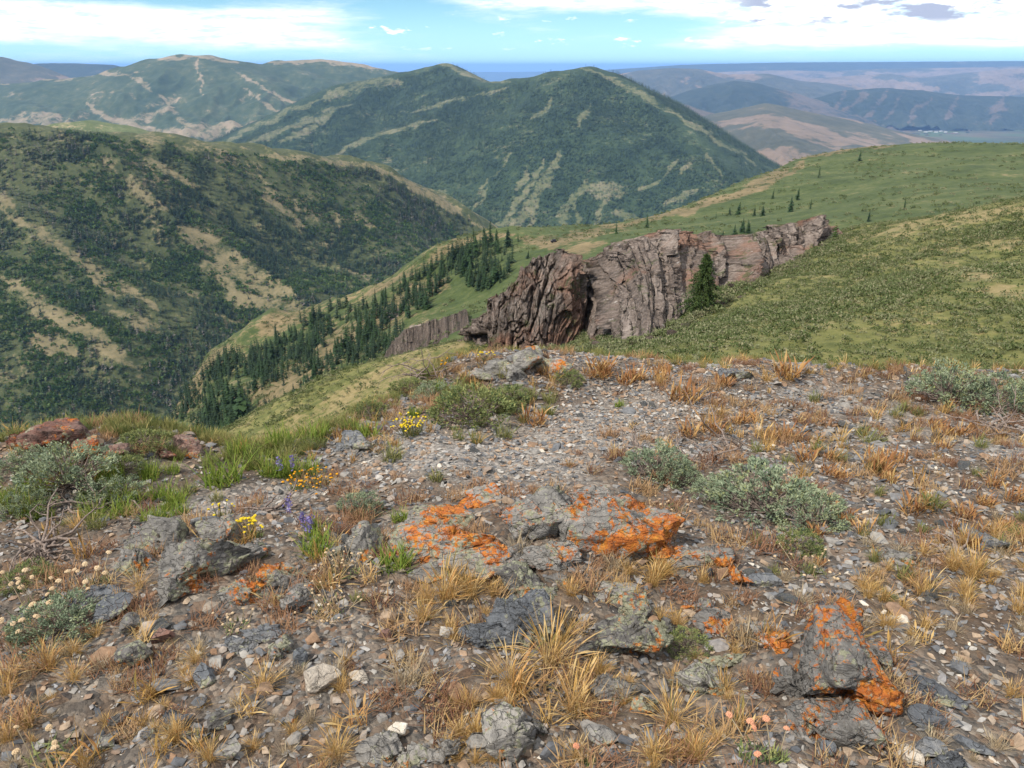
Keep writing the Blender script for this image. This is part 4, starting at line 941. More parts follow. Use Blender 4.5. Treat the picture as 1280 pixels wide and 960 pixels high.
for a in [
    (955, 640, 150, 0, 'low blue green sagebrush right of the middle outcrop'), (1015, 655, 90, 0, 'right hand lobe of low sagebrush beside the slate gravel'), (905, 625, 80, 1, 'grey green sagebrush behind the middle outcrop'),
    (820, 595, 90, 1, 'twiggy grey sagebrush above the lichen end of the middle outcrop'), (850, 605, 60, 3, 'small half bare sagebrush touching the twiggy grey one'), (1000, 690, 60, 2, 'yellow green sprawl at the foot of the low blue green sagebrush'),
    (590, 525, 110, 2, 'olive sagebrush on the far knoll above the gravel path'), (625, 510, 70, 2, 'right part of the olive sagebrush clump on the far knoll'), (545, 500, 60, 1, 'grey twiggy bush on the far knoll left of the olive sagebrush'),
    (90, 605, 120, 1, 'wide silvery sagebrush below the red boulders'), (40, 590, 70, 1, 'silvery sagebrush at the left picture edge'), (140, 625, 80, 0, 'silvery green bush right of the wide silvery sagebrush'), (30, 640, 60, 3, 'twiggy bush low at the left edge'),
    (1185, 500, 100, 1, 'grey green sagebrush on the right rim'), (1240, 510, 90, 3, 'half dead sagebrush with bare dark stems on the right rim'), (1285, 500, 60, 1, 'sagebrush cut by the right picture edge'),
    (70, 790, 110, 1, 'grey cushion plant under the cream flower heads'), (35, 730, 70, 2, 'green leafy cushion behind the cream flower heads'), (510, 490, 50, 2, 'dark green bush on the rim above the grassy spur'), (465, 520, 44, 2, 'dark bush on the rim beside the stone heap'),
    (180, 560, 70, 2, 'yellowish bush between the red boulders'), (150, 590, 60, 2, 'olive bush below the smaller red boulder'), (640, 500, 50, 2, 'small yellowish bush at the top of the path'), (710, 480, 40, 2, 'tiny bush near the far stacked stones'),
    (860, 810, 60, 2, 'pale yellow green cushion on the lichen boulder side'), (450, 640, 60, 1, 'dull twiggy bush behind the purple lupine')]:
    sage(*a, squash=random.uniform(.75, 1.0))

# dead wood
def dead(u, v, wpx, label, seed, n=9):
    p = fgp(u, v); w_ = px_size(p, wpx); r = np.random.default_rng(seed); parts = []
    for i in range(n):
        a = r.uniform(0, 2 * pi); q = np.array([r.normal() * .12, r.normal() * .12, .02]) * w_; pts = [q.copy()]; d = np.array([cos(a), sin(a), r.uniform(.05, .5)])
        for k in range(6):
            d = d + r.normal(size=3) * .38; d[2] -= .05; d /= np.linalg.norm(d); q = q + d * w_ * .10; q[2] = max(q[2], .006); pts.append(q.copy())
            if k > 1 and r.random() < .5:
                e = d + r.normal(size=3) * .7; e /= np.linalg.norm(e); g = tube([q, q + e * w_ * .07, q + e * w_ * .14 + r.normal(size=3) * .01], .0035, .0012, 4); parts.append((g[0], g[1], r.random()))
        g = tube(pts, .007, .002, 5); parts.append((g[0], g[1], r.random()))
    V, Fs, R_ = merge(parts)
    link('dead_branches', new_mesh('dead_branches', V, Fs, [M['bark']], attrs={'rnd': R_}), label, 'dead branch', loc=p)
for a in [(50, 690, 130, 'tangle of dead grey twigs at the left edge under green tufts', 1, 22), (110, 640, 90, 'dead twigs beneath the silvery bushes', 2, 12), (345, 640, 70, 'curled dead twig cluster below the orange flowers', 3, 8), (900, 570, 140, 'dry fallen branches lying above the low sagebrush', 4, 10),
          (1240, 540, 120, 'exposed grey roots and twigs under the right rim sagebrush', 5, 14), (540, 470, 110, 'bleached dead twigs on the slope left of the stacked stones', 6, 14), (1190, 690, 70, 'dead stems sticking out of slate at the right', 7, 6), (800, 560, 70, 'dead brush on the gravel left of the dry fallen branches', 8, 8)]:
    dead(*a)

# ------------------------------------------------------------------ flowers
HEADS = {}
for m in ('cream', 'pink', 'yellow', 'amber'):
    r = np.random.default_rng(9); v, f = ico(2); pr = [(v * np.array([.62, .62, .4]), f, .5)]; v, f = ico(1)
    for q in range(30):
        a = q * 2.39996; h = 1 - (q + .5) / 30 * 1.15; c = np.array([cos(a) * math.sqrt(1 - h * h), sin(a) * math.sqrt(1 - h * h), h * .62]) * .72
        pr.append((v * r.uniform(.16, .26) + c, f, r.random()))
    vv, ff, rr = merge(pr)
    HEADS[m] = new_mesh('flower_head', vv, ff, [M[m]], smooth=True, attrs={'rnd': rr})
def flowers(u, v, wpx, n, mat, hr, stem, label, seed, cat='wildflower', leaf='sageg', name='wildflower'):
    """a plant: leaves at the base, a stem and a flower head for each flower"""
    p = fgp(u, v); w_ = px_size(p, wpx); r = np.random.default_rng(seed)
    e = link(name, None, label, cat, loc=p)
    g = blades(seed, 60, stem * .45, w_ * .3, 1.1, .006, 2, .4); link('leaves', tmesh('leaves', g, leaf), parent=e)
    for i in range(n):
        a = r.uniform(0, 2 * pi); d = w_ / 2 * math.sqrt(r.random()); q = np.array([d * cos(a), d * sin(a), 0]); h = stem * r.uniform(.6, 1.1)
        x = q[0] + r.normal() * .02; y_ = q[1] + r.normal() * .02
        g = tube([q * .6, [(q[0] * .6 + x) / 2, (q[1] * .6 + y_) / 2, h * .55], [x, y_, h]], .0016, .0013, 4)
        s_ = link('stem', new_mesh('stem', g[0], g[1], [M['straw' if mat in ('cream', 'pink') else 'olive']], attrs={'rnd': np.full(len(g[0]), r.random())}), parent=e)
        k_ = hr * r.uniform(.7, 1.2); link('flower_head', HEADS[mat], parent=s_, loc=(x, y_, h), rot=(r.normal() * .3, r.normal() * .3, r.uniform(0, 6)), scale=k_)
for a in [
    (55, 765, 120, 17, 'cream', .0125, .13, 'sprawling plant with many dried cream flower heads at the left edge', 11), (120, 735, 50, 6, 'cream', .012, .12, 'plant with large cream flower heads before the jagged outcrop', 12), (25, 800, 50, 7, 'cream', .012, .10, 'pinkish cream flower heads low at the left picture edge', 13),
    (60, 950, 90, 5, 'cream', .011, .10, 'few yellowish cream flower heads in the left bottom corner', 14), (415, 765, 90, 22, 'cream', .005, .06, 'buckwheat cushion with tiny white flowers above the white quartz', 15), (295, 785, 60, 14, 'cream', .0048, .05, 'small green cushion dotted with white flowers left of the orange stone', 16),
    (940, 945, 60, 4, 'pink', .012, .08, 'coral pink flower heads left of the layered rock base', 17), (970, 950, 40, 3, 'pink', .011, .08, 'pair of coral pink flower heads under the layered rock', 18), (735, 955, 20, 1, 'pink', .010, .05, 'single coral flower head at the bottom edge', 19),
    (395, 608, 60, 44, 'amber', .0065, .07, 'orange yellow flowering clump on the gravel path edge', 20), (370, 612, 26, 12, 'amber', .008, .06, 'small orange yellow clump left of the larger one', 21), (515, 545, 40, 60, 'yellow', .0085, .12, 'bright yellow rabbitbrush left of the central sagebrush', 22),
    (610, 450, 22, 12, 'yellow', .010, .08, 'little yellow green bush on the stacked stones', 23), (318, 672, 34, 18, 'yellow', .009, .09, 'pale yellow flower spikes behind the jagged outcrop', 24), (275, 650, 34, 10, 'yellow', .007, .08, 'yellow green weed standing behind the slate splinter', 25),
    (556, 462, 14, 6, 'amber', .010, .08, 'tiny orange flowers left of the stacked stones', 26), (430, 715, 70, 26, 'cream', .0055, .07, 'yellowish flowering cushion right of the lupine', 27), (1010, 720, 80, 18, 'cream', .006, .06, 'buckwheat with dull cream heads below the sagebrush', 28), (840, 640, 60, 14, 'cream', .006, .06, 'dried buckwheat at the end of the middle outcrop', 29)]:
    flowers(*a)
def lupine(u, v, wpx, n, label, seed):
    p = fgp(u, v); r = np.random.default_rng(seed); w_ = px_size(p, wpx); e = link('lupine', None, label, 'wildflower', loc=p)
    g = blades(seed, 70, .11, w_ * .3, .9, .008, 2, .4); link('leaves', tmesh('leaves', g, 'greenblade'), parent=e)
    for i in range(n):
        x, y_ = r.normal(size=2) * w_ * .25; h = r.uniform(.10, .17)
        c = np.stack([np.full(26, x), np.full(26, y_), np.linspace(h * .5, h, 26)], 1) + r.normal(size=(26, 3)) * [.006, .006, .001]
        lv = leafset(r, c, np.tile([0, 0, .5], (26, 1)), 2, .013, .009, .003)
        link('flower_spike', new_mesh('flower_spike', lv[0], lv[1], [M['purple']], attrs={'rnd': lv[2]}), parent=e)
lupine(395, 672, 50, 4, 'purple lupine spikes above green leaves left of the middle outcrop', 41); lupine(368, 598, 24, 2, 'faint violet lupine by the orange yellow clump', 42)

# ------------------------------------------------------------------ hillside brush
def brush_geo(seed, n=46, size=.16, ht=.42):
    r = np.random.default_rng(seed); th = r.uniform(0, 2 * pi, n); rr = np.sqrt(r.random(n)) * .5
    c = np.stack([rr * np.cos(th), rr * np.sin(th), ht * np.sqrt(np.clip(1 - (rr / .52) ** 2, .03, 1)) * r.uniform(.4, 1, n)], 1)
    nr = c * [1, 1, 1.6] + [0, 0, .05]; nr /= np.linalg.norm(nr, axis=1)[:, None]
    return leafset(r, c - nr * .05, nr, 3, size, size * .62, .045)
BR = [brush_geo(850 + k) for k in range(5)]
BRL = [tuple(brush_geo(856 + k, 10, .24)) for k in range(5)]
M['brush'] = m_leafy('brush_leaf', [(0, (.045, .068, .020)), (.3, (.080, .106, .034)), (.6, (.12, .138, .058)), (.85, (.17, .178, .095)), (1, (.22, .20, .12))], .15)
BRm = [new_mesh('shrub', g[0], g[1], [M['brush']], attrs={'rnd': g[2]}) for g in BR]
n = 210000; a = RNG.uniform(-.42, .85, n); y = 20 * (115 / 20) ** RNG.random(n); y = np.sqrt(RNG.uniform(20 ** 2, 112 ** 2, n)); x = a * y
z = hs(x, y); u, v = proj(x, y, z)
cov = vnoise(x * .16, y * .16, seed=221) * .3 + vnoise(x * .6, y * .6, seed=222) * .3 + vnoise(z * 1.1 + .02 * x, (x + y) * .06, seed=223) * .4
HTAN = px_strokes(u, v, [([(1290, 255), (1180, 275), (1060, 300)], 22), ([(572, 432), (470, 475), (370, 530), (300, 570)], 18), ([(1150, 330), (1280, 365)], 12)])
dn = (.34 + .66 * sstep(.36, .62, cov)) * np.where(a < .05, .22, .42) * (1 - .8 * HTAN)
kp = (RNG.random(n) < dn) & (z < -4)
x, y, z = x[kp], y[kp], z[kp]; o = np.argsort(y); x, y, z = x[o], y[o], z[o]; pos = np.stack([x, y, z], 1)
s = RNG.uniform(.22, .66, len(x)) * (.6 + .6 * vnoise(x * .2, y * .2, seed=226)) * (.75 + .006 * y)
vis = (x / y > -.2) & (x / y < .68) & (y > 23)
ids = np.where(vis)[0]; step = ids[:300]
for i in step:
    link('shrub', BRm[i % 5], 'low rounded green shrub in the brush covering the right hillside', 'shrub', 'low shrubs on the right hillside', loc=pos[i], rot=(0, 0, RNG.uniform(0, 6.28)), scale=(s[i], s[i], s[i] * .9))
rest = np.ones(len(x), bool); rest[step] = False
V, Fs, R_ = scatter(BRL, RNG.integers(0, 5, rest.sum()), pos[rest], RNG.uniform(0, 6.28, rest.sum()), s[rest])
link('hillside_brush', new_mesh('hillside_brush', V, Fs, [M['brush']], attrs={'rnd': R_}), kind='stuff')

# ------------------------------------------------------------------ cliff
def m_cliff(red=.6, nm='cliff_rock'):
    t = NT(nm); o = t.obj()
    cb = t.node('ShaderNodeCombineXYZ'); t.set(cb.inputs[0], t.attr('across')); t.set(cb.inputs[1], t.math('MULTIPLY', t.attr('along'), .22)); q = cb.outputs[0]
    n1 = t.noise(q, .55, 8, .7, .5); n2 = t.noise(o, 2.6, 8, .75); n3 = t.noise(o, .12, 4, .6)
    k = t.math('ADD', t.math('MULTIPLY', n1, .5), t.math('MULTIPLY', n2, .5))
    col = t.ramp(k, [(.38, (.055, .043, .036)), (.47, (.14, .109, .092)), (.55, (.24, .195, .168)), (.66, (.42, .36, .32))])
    col = t.mix(t.math('MULTIPLY', t.ss(n3, .48, .62), red), col, (.24, .115, .070))
    col = t.mix(t.math('MULTIPLY', t.ss(t.noise(o, .45, 6, .7), .565, .62), .8), col, (.075, .085, .035))
    col = t.mix(t.math('MULTIPLY', t.ss(t.noise(o, 1.1, 4, .6), .66, .72), .6), col, (.46, .43, .40))
    crv = t.math('ABSOLUTE', t.math('SUBTRACT', t.noise(q, 1.5, 5, .65, .6), .5))
    col = t.mix(t.ss(crv, 0, .02), t.mix(.4, col, (.02, .018, .017)), col)
    if red == 0: col = t.mix(1, col, (.52, .50, .47), 'MULTIPLY')  # crag copy of the cliff rock: shadowed look put into the colour
    t.bump(t.math('ADD', k, t.math('MULTIPLY', t.ss(crv, 0, .05), .3)), 1.0, .8)
    return t.done(col, .95)
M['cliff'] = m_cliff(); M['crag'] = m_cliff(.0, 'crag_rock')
def resample(pl, n):
    pl = np.array(pl); s = np.concatenate([[0], np.cumsum(np.linalg.norm(np.diff(pl, axis=0), axis=1))]); q = np.linspace(0, s[-1], n)
    return np.stack([np.interp(q, s, pl[:, i]) for i in range(3)], 1), q
def wall(name, label, crest, base, ns, nt, thick, amp, seed, skew=.55, cat='cliff', mat='cliff'):
    cr, sm = resample([P(*c) for c in crest], ns); ba, _ = resample([P(*c) for c in base], ns)
    ba = ba - np.array([0, 0, 1.5])
    tg = np.gradient(cr, axis=0); tg[:, 2] = 0; tg /= np.linalg.norm(tg, axis=1)[:, None] + 1e-9
    nm = np.stack([tg[:, 1], -tg[:, 0], np.zeros(ns)], 1); nm = np.array([np.convolve(np.pad(nm[:, i], 30, 'edge'), np.ones(61) / 61, 'valid') for i in range(3)]).T
    flip = np.sign(-(nm * cr).sum(1).mean()); nm *= flip
    jag = amp * .38 * ridged(sm * .45, sm * 0 + seed, oct=4, seed=seed)
    cr = cr + np.array([0, 0, 1.0]) * jag[:, None]
    tt = np.linspace(0, 1, nt)[:, None, None]
    front = ba[None] * (1 - tt) + cr[None] * tt + nm[None] * (np.sin(tt * pi) * amp * .35)
    tb = np.linspace(0, 1, max(10, nt // 3))[1:, None, None]
    back = cr[None] - nm[None] * (tb * thick) - np.array([0, 0, 1.0]) * (tb ** 1.6 * thick * 1.5)
    G = np.concatenate([front, back]); nr = len(G)
    S = np.repeat(sm[None], nr, 0); Zz = G[..., 2]
    qx = S - skew * (Zz - Zz.mean())
    w1 = 1.2 * fbm(qx * .1, Zz * .1, oct=2, seed=seed + 7)
    d = amp * .6 * ridged((qx + w1 * 3) * .085, Zz * .012, oct=2, seed=seed)
    wq, wz = qx + .9 * fbm(S * .35, Zz * .35, oct=3, seed=seed + 21), Zz + .9 * fbm(S * .35 + 5, Zz * .35, oct=3, seed=seed + 22)
    for sx, sz, am in ((4.6, 8.5, 1.05), (1.9, 2.9, .66), (.75, 1.05, .34), (.34, .46, .15)):
        r1, ex, ez, gap = cells(wq / sx, wz / sz, seed + int(sx * 10))
        tl = ((r1 * 7.13) % 1 - .5) * ex * 1.5 + ((r1 * 3.71) % 1 - .3) * ez * 1.1
        d = d + amp * am * ((r1 - .5) * 1.1 + tl - .35 * (1 - sstep(0, .14, gap)))
    d = d + amp * .05 * fbm(S * 3, Zz * 3, oct=3, seed=seed + 3)
    fade = np.concatenate([np.linspace(.55, 1, nt), np.linspace(1, .4, nr - nt)])[:, None]
    edge = np.minimum(1, np.minimum(np.arange(ns), np.arange(ns)[::-1]) / (ns * .24))[None] ** .8
    G = G + (nm[None] * 1.0 + np.array([0, 0, .22])) * (d * fade * (.16 + .84 * edge))[..., None]
    i = np.arange(nr * ns).reshape(nr, ns)
    Q = np.stack([i[:-1, :-1].ravel(), i[:-1, 1:].ravel(), i[1:, 1:].ravel(), i[1:, :-1].ravel()], 1)
    V = G.reshape(-1, 3); o = V.mean(0)
    return link(name, new_mesh(name, V - o, Q, [M[mat]], attrs={'across': qx.ravel(), 'along': Zz.ravel()}), label, cat, loc=o)
wall('rock_cliff', 'fluted purple grey rock buttress at the left end of the cliff',
     [(520, 520, 76), (548, 470, 74), (566, 436, 73), (582, 410, 72), (600, 384, 71), (625, 366, 71), (650, 345, 71), (668, 334, 71), (690, 324, 71), (706, 321, 71), (719, 329, 71), (727, 345, 72), (733, 362, 72)],
     [(512, 540, 68), (545, 505, 66), (590, 485, 63), (640, 468, 60), (680, 455, 58), (695, 452, 59), (712, 446, 61), (722, 438, 64)], 460, 240, 9, 3.2, 1)
wall('rock_cliff', 'tall ribbed main cliff with slanting grey and rusty strata behind the conifer',
     [(727, 376, 72), (738, 348, 74), (748, 328, 76), (758, 315, 77), (775, 303, 78), (800, 300, 80), (850, 298, 83), (880, 301, 86), (912, 302, 89), (950, 302, 92)],
     [(690, 462, 54), (740, 450, 51), (800, 440, 47), (832, 418, 53), (855, 402, 57), (885, 385, 63), (915, 366, 70), (950, 347, 77)], 500, 240, 10, 3.4, 2)
wall('rock_cliff', 'reddish knob at the right end of the cliff where it meets the green slope',
     [(930, 322, 88), (948, 305, 91), (968, 291, 94), (988, 282, 96), (1008, 277, 98), (1024, 279, 100), (1042, 290, 102), (1060, 296, 103)],
     [(925, 362, 73), (955, 346, 77), (980, 332, 82), (1000, 324, 86), (1020, 312, 91), (1040, 303, 95), (1062, 297, 98)], 320, 170, 8, 2.6, 3)
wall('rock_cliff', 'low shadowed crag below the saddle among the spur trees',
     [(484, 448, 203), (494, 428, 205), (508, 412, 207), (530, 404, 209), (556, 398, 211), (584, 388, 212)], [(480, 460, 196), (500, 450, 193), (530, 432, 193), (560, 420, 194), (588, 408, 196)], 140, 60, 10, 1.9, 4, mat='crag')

# fallen blocks and bushes along the foot of the cliff
foot = [(640, 468, 60), (680, 456, 58), (700, 447, 57), (740, 446, 52), (800, 437, 48), (832, 416, 53), (855, 401, 57), (885, 384, 63), (915, 365, 70), (950, 346, 77), (980, 331, 82), (1010, 318, 88), (1045, 301, 96)]
fp, _ = resample([P(*q) for q in foot], 400)
q = fp[RNG.integers(0, 400, 420)]; x = q[:, 0] + RNG.normal(size=420) * .9 + .3; y = q[:, 1] - np.abs(RNG.normal(size=420)) * 1.6 + .5
sz = .10 + .55 * RNG.random(420) ** 3; pos = np.stack([x, y, hs(x, y) + sz * .15], 1)
V, Fs, R_ = scatter(RUB, RNG.integers(0, 14, 420), pos, RNG.uniform(0, 6.28, 420), sz, RNG.normal(size=(420, 2)) * .5, rnd=RNG.random(420))
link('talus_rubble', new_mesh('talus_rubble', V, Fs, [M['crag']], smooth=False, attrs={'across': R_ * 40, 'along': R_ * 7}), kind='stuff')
q = fp[RNG.integers(0, 400, 260)]; x = q[:, 0] + RNG.normal(size=260) * .8; y = q[:, 1] - np.abs(RNG.normal(size=260)) * 1.2 + .4
V, Fs, R_ = scatter(BR, RNG.integers(0, 5, 260), np.stack([x, y, hs(x, y)], 1), RNG.uniform(0, 6.28, 260), RNG.uniform(.5, 1.5, 260), rnd=RNG.random(260) * .5)
link('cliff_foot_brush', new_mesh('cliff_foot_brush', V, Fs, [M['brush']], attrs={'rnd': R_}), kind='stuff')

# ------------------------------------------------------------------ conifers
def conifer(seed, levels, per, R=.17, droop=.25, jit=.25, base=.06, trunk=True, w=.55):
    pw = .6 + .35 * ((seed * .37) % 1)
    """unit-high spruce: whorls of drooping pointed sprays on a tapered trunk"""
    r = np.random.default_rng(seed); vs = []; rn = []; asym = r.uniform(0, 6.28)
    for i in range(levels):
        h = base + (1 - base) * (i / levels) ** .95; rad = R * (1 - h) ** pw * (1.0 if i else .8) * (.8 + .35 * r.random()) + .006
        a0 = r.uniform(0, 6.28)
        for k in range(per):
            a = a0 + 2 * pi * (k + r.uniform(-jit, jit)) / per; rr = rad * r.uniform(.5, 1.25) * (1 + .25 * cos(a - asym)); ww = rr * w * r.uniform(.7, 1.2)
            c, s = cos(a), sin(a); z0 = h + r.uniform(-.01, .012); dz = -droop * rr * r.uniform(.5, 1.4); lift = .10 * rr + .012
            vs += [[0, 0, z0 + .035], [c * rr * .55 - s * ww / 2, s * rr * .55 + c * ww / 2, z0 + lift + dz * .6 - .02], [c * rr, s * rr, z0 + dz], [c * rr * .55 + s * ww / 2, s * rr * .55 - c * ww / 2, z0 + lift + dz * .6 - .02]]
            rn += [r.random() * .3] * 4
    vs += [[-.012, 0, .9], [.012, 0, .9], [.0, .008, 1.0], [0, -.008, .95]]; rn += [.1] * 4
    V = np.array(vs); Q = np.arange(len(V)).reshape(-1, 4)
    tk = tube([[0, 0, -.05], [0, 0, .5], [0, 0, .97]], .014, .003, 5) if trunk else None
    return V, [Q], np.array(rn), tk
M['needle'] = m_leafy('conifer_needles', [(0, (.009, .024, .009)), (.4, (.018, .042, .013)), (.75, (.034, .066, .019)), (1, (.065, .095, .03))], .1)
M['needle_light'] = m_leafy('light_needles', [(0, (.020, .042, .012)), (.5, (.042, .075, .02)), (1, (.085, .12, .035))], .15)
M['forest'] = m_leafy('forest_needles', [(0, (.008, .021, .010)), (.35, (.014, .032, .013)), (.66, (.026, .049, .016)), (.89, (.05, .080, .024)), (.92, (.085, .078, .066)), (1, (.13, .115, .10))], .1, False)
M['aspen'] = m_leafy('aspen_leaf', [(0, (.030, .068, .013)), (.5, (.060, .110, .024)), (1, (.11, .15, .045))], .25, False)
CON = []
for k in range(10):
    V, Q, rn, tk = conifer(900 + k, 13 + k % 4, 9, R=.17 + .013 * k, w=.7, jit=.5, base=.03 + .01 * (k % 4), droop=.15 + .06 * (k % 5))
    vv, ff, rr = merge([(V, Q, rn), (tk[0], tk[1], .5)])
    CON.append(new_mesh('conifer', vv, ff, [M['needle'], M['bark']], attrs={'rnd': rr}, matidx=np.concatenate([np.zeros(len(Q[0])), np.ones(len(tk[1]))])))
def tree(f, u, v, hpx, label, group, d0, d1, k=None):
    p = hit(f, u, v, d0, d1, 700)
    if p is None: return
    h = px_size(p, hpx); s_ = h * random.uniform(.85, 1.25)
    link('conifer', CON[random.randrange(10) if k is None else k], label, 'tree', group, loc=p, rot=(0, 0, random.uniform(0, 6.28)), scale=(s_, s_, h)).rotation_euler = (random.gauss(0, .04), random.gauss(0, .04), random.uniform(0, 6.28))
for (u, v, h, lb) in [(770, 292, 15, 'dark conifer alone on the saddle skyline above the main cliff'), (809, 285, 19, 'taller lone conifer on the saddle right of the skyline one'), (1074, 201, 14, 'single conifer on the crest of the far green hill'), (648, 302, 11, 'small conifer at the left end of the saddle meadow'),
                      (966, 248, 13, 'conifer high on the far green hill below its bare track'), (1023, 222, 14, 'conifer high on the far green hill left under the crest tree'), (988, 265, 20, 'conifer near the middle of the far green hill slope'), (997, 250, 15, 'thin conifer behind the middle hill conifer'), (1130, 262, 13, 'right hand conifer at the foot of the far hill'), (1085, 277, 14, 'low conifer just above the red knob of the cliff'),
                      (923, 268, 16, 'tallest in the row of little conifers above the thicket'), (912, 269, 11, 'short conifer left in the row above the thicket'), (943, 270, 12, 'third conifer in the row above the thicket'), (953, 270, 13, 'right conifer in the row above the thicket'), (895, 273, 8, 'tiny conifer left of the row above the thicket'), (1013, 261, 13, 'conifer right of the middle hill conifer'), (660, 323, 11, 'tiny conifer on the meadow behind the left buttress'), (668, 330, 9, 'second tiny conifer behind the left buttress')]:
    tree(sd, u, v, h, lb, None, 160, 800)
def grove(n, poly, hr, label, group, f=sd, d0=160, d1=800):
    b = (min(p[0] for p in poly), min(p[1] for p in poly), max(p[0] for p in poly), max(p[1] for p in poly)); k = 0; tr = 0
    while k < n and tr < 6000:
        tr += 1
        if tr % 7 == 1: cu, cv_ = random.uniform(b[0], b[2]), random.uniform(b[1], b[3])
        sp_ = min(b[2] - b[0], b[3] - b[1]) * .09
        u = cu + random.gauss(0, sp_); v = cv_ + random.gauss(0, sp_ * .8)
        if in_poly(np.array([u]), np.array([v]), poly)[0]: tree(f, u, v, hr[0] * .6 + (hr[1] * 1.12 - hr[0] * .6) * random.random() ** 1.3, label, group, d0, d1); k += 1
grove(22, [(898, 288), (955, 286), (968, 296), (890, 300)], (10, 16), 'young conifer in the dense thicket behind the main cliff', 'thicket behind the main cliff')
grove(40, [(590, 306), (628, 300), (648, 322), (640, 345), (600, 365), (576, 352), (575, 335)], (17, 30), 'conifer in the green hollow below the saddle', 'conifers in the green hollow')
grove(48, [(255, 478), (330, 435), (400, 395), (440, 385), (432, 408), (385, 455), (300, 500), (262, 510)], (16, 30), 'conifer in the dark belt along the wooded spur', 'dark belt of conifers on the spur')
grove(36, [(440, 395), (520, 345), (590, 303), (603, 312), (545, 365), (480, 402), (440, 412)], (12, 24), 'conifer on the upper crest of the wooded spur', 'conifers on the spur crest')
grove(34, [(410, 445), (500, 395), (508, 412), (490, 445), (430, 475)], (18, 32), 'conifer in the clump beside the shadowed crag', 'clump beside the crag')
grove(44, [(262, 510), (330, 500), (338, 540), (300, 568), (245, 570)], (26, 42), 'conifer in the dense stand at the foot of the spur', 'dense stand at the spur foot')
grove(26, [(340, 470), (420, 450), (400, 520), (340, 540)], (14, 28), 'scattered conifer on the dry flank of the spur', 'scattered conifers on the dry flank')
grove(20, [(500, 375), (560, 340), (570, 380), (510, 400)], (14, 26), 'conifer on the brown slope above the shadowed crag', 'conifers above the crag')
grove(14, [(225, 510), (285, 440), (300, 450), (250, 520)], (12, 22), 'conifer at the left edge of the spur', 'conifers on the spur edge')

# the rest of the spur's trees, past counting
BELTS = [[(250, 485), (330, 430), (400, 388), (445, 380), (440, 412), (385, 460), (300, 505), (255, 520)], [(430, 402), (520, 345), (590, 303), (606, 314), (545, 368), (480, 405), (440, 415)], [(405, 450), (500, 392), (510, 412), (490, 448), (430, 478)], [(255, 512), (335, 498), (345, 540), (300, 572), (240, 575)], [(582, 306), (630, 300), (650, 322), (640, 347), (600, 367), (572, 352)], [(340, 470), (420, 450), (400, 520), (340, 540)], [(212, 505), (258, 468), (290, 436), (302, 455), (264, 512), (236, 566), (205, 566)]]
pp, hh_ = [], []
for k, poly in enumerate(BELTS):
    b = (min(q[0] for q in poly), min(q[1] for q in poly), max(q[0] for q in poly), max(q[1] for q in poly)); c_ = 0
    while c_ < (300, 200, 170, 260, 100, 80, 150)[k]:
        if random.random() < .12 or c_ == 0: cu, cv_ = random.uniform(b[0], b[2]), random.uniform(b[1], b[3])
        u_, v_ = cu + random.gauss(0, 13), cv_ + random.gauss(0, 9)
        if in_poly(np.array([u_]), np.array([v_]), poly)[0]:
            p = hit(sd, u_, v_, 160, 800, 500); c_ += 1
            if p is not None: pp.append(p); hh_.append(px_size(p, random.uniform(7, 23)))
pp = np.array(pp); hh_ = np.array(hh_); m = len(pp)
SPF = [conifer(990 + k, 9, 7, .21 + .02 * k, trunk=False, w=.75)[:3] for k in range(4)]
V, Fs, R_ = scatter(SPF, RNG.integers(0, 4, m), pp, RNG.uniform(0, 6.28, m), hh_, rnd=RNG.random(m) * .6)
link('spur_forest', new_mesh('spur_forest', V, Fs, [M['forest']], attrs={'rnd': R_}), kind='stuff')
# low brush on the spur and the saddle
n = 26000; a = RNG.uniform(-.62, .75, n); y = np.sqrt(RNG.uniform(170 ** 2, 640 ** 2, n)); x = a * y; z = sd(x, y)
cv = vnoise(x * .03, y * .03, seed=251) * .55 + vnoise(x * .1, y * .1, seed=252) * .45
kp = RNG.random(n) < sstep(.42, .66, cv) * np.where(a < -.02, .9, .35)
pos = np.stack([x, y, z], 1)[kp]; m = len(pos)
V, Fs, R_ = scatter([tuple(brush_geo(866 + k, 10, .3)) for k in range(3)], RNG.integers(0, 3, m), pos, RNG.uniform(0, 6.28, m), RNG.uniform(.8, 2.6, m), rnd=RNG.random(m) * .6)
link('spur_brush', new_mesh('spur_brush', V, Fs, [M['brush']], attrs={'rnd': R_}), kind='stuff')

# the single large conifer by the cliff
def big_conifer(u, v, hpx):
    p = hit(hs, u, v, 20, 120); h = px_size(p, hpx); r = np.random.default_rng(77)
    e = link('conifer', None, 'largest conifer, full and dark, in front of the main cliff', 'tree', loc=p)
    cen, nr = [], []
    for i in range(34):
        t = (i + r.uniform(-.3, .3)) / 34; t = min(max(t, 0), .98); rad = h * (.42 * (1 - t) ** .9 + .004) * (.8 if i < 2 else 1)
        nb = int(10 - 5 * t)
        for k in range(nb):
            a = 2 * pi * (k + r.random() * .8) / nb; rr = rad * r.uniform(.4, 1.2)
            for q in np.linspace(.2, 1, 9):
                cen.append([cos(a) * rr * q, sin(a) * rr * q, h * (.05 + .94 * t) - .34 * rr * q ** 1.5]); nr.append([cos(a), sin(a), -.1])
    lv = leafset(r, np.array(cen), np.array(nr), 8, .17 * h / 5, .06 * h / 5, .05 * h / 5)
    link('crown', new_mesh('crown', lv[0], lv[1], [M['needle_light']], attrs={'rnd': lv[2]}), parent=e)
    tk = tube([[0, 0, -.3], [0, 0, h * .5], [0, 0, h * .97]], .13, .02, 8); link('trunk', new_mesh('trunk', tk[0], tk[1], [M['bark']]), parent=e)
big_conifer(877, 392, 77)
p = hit(hs, 1042, 303, 40, 130)
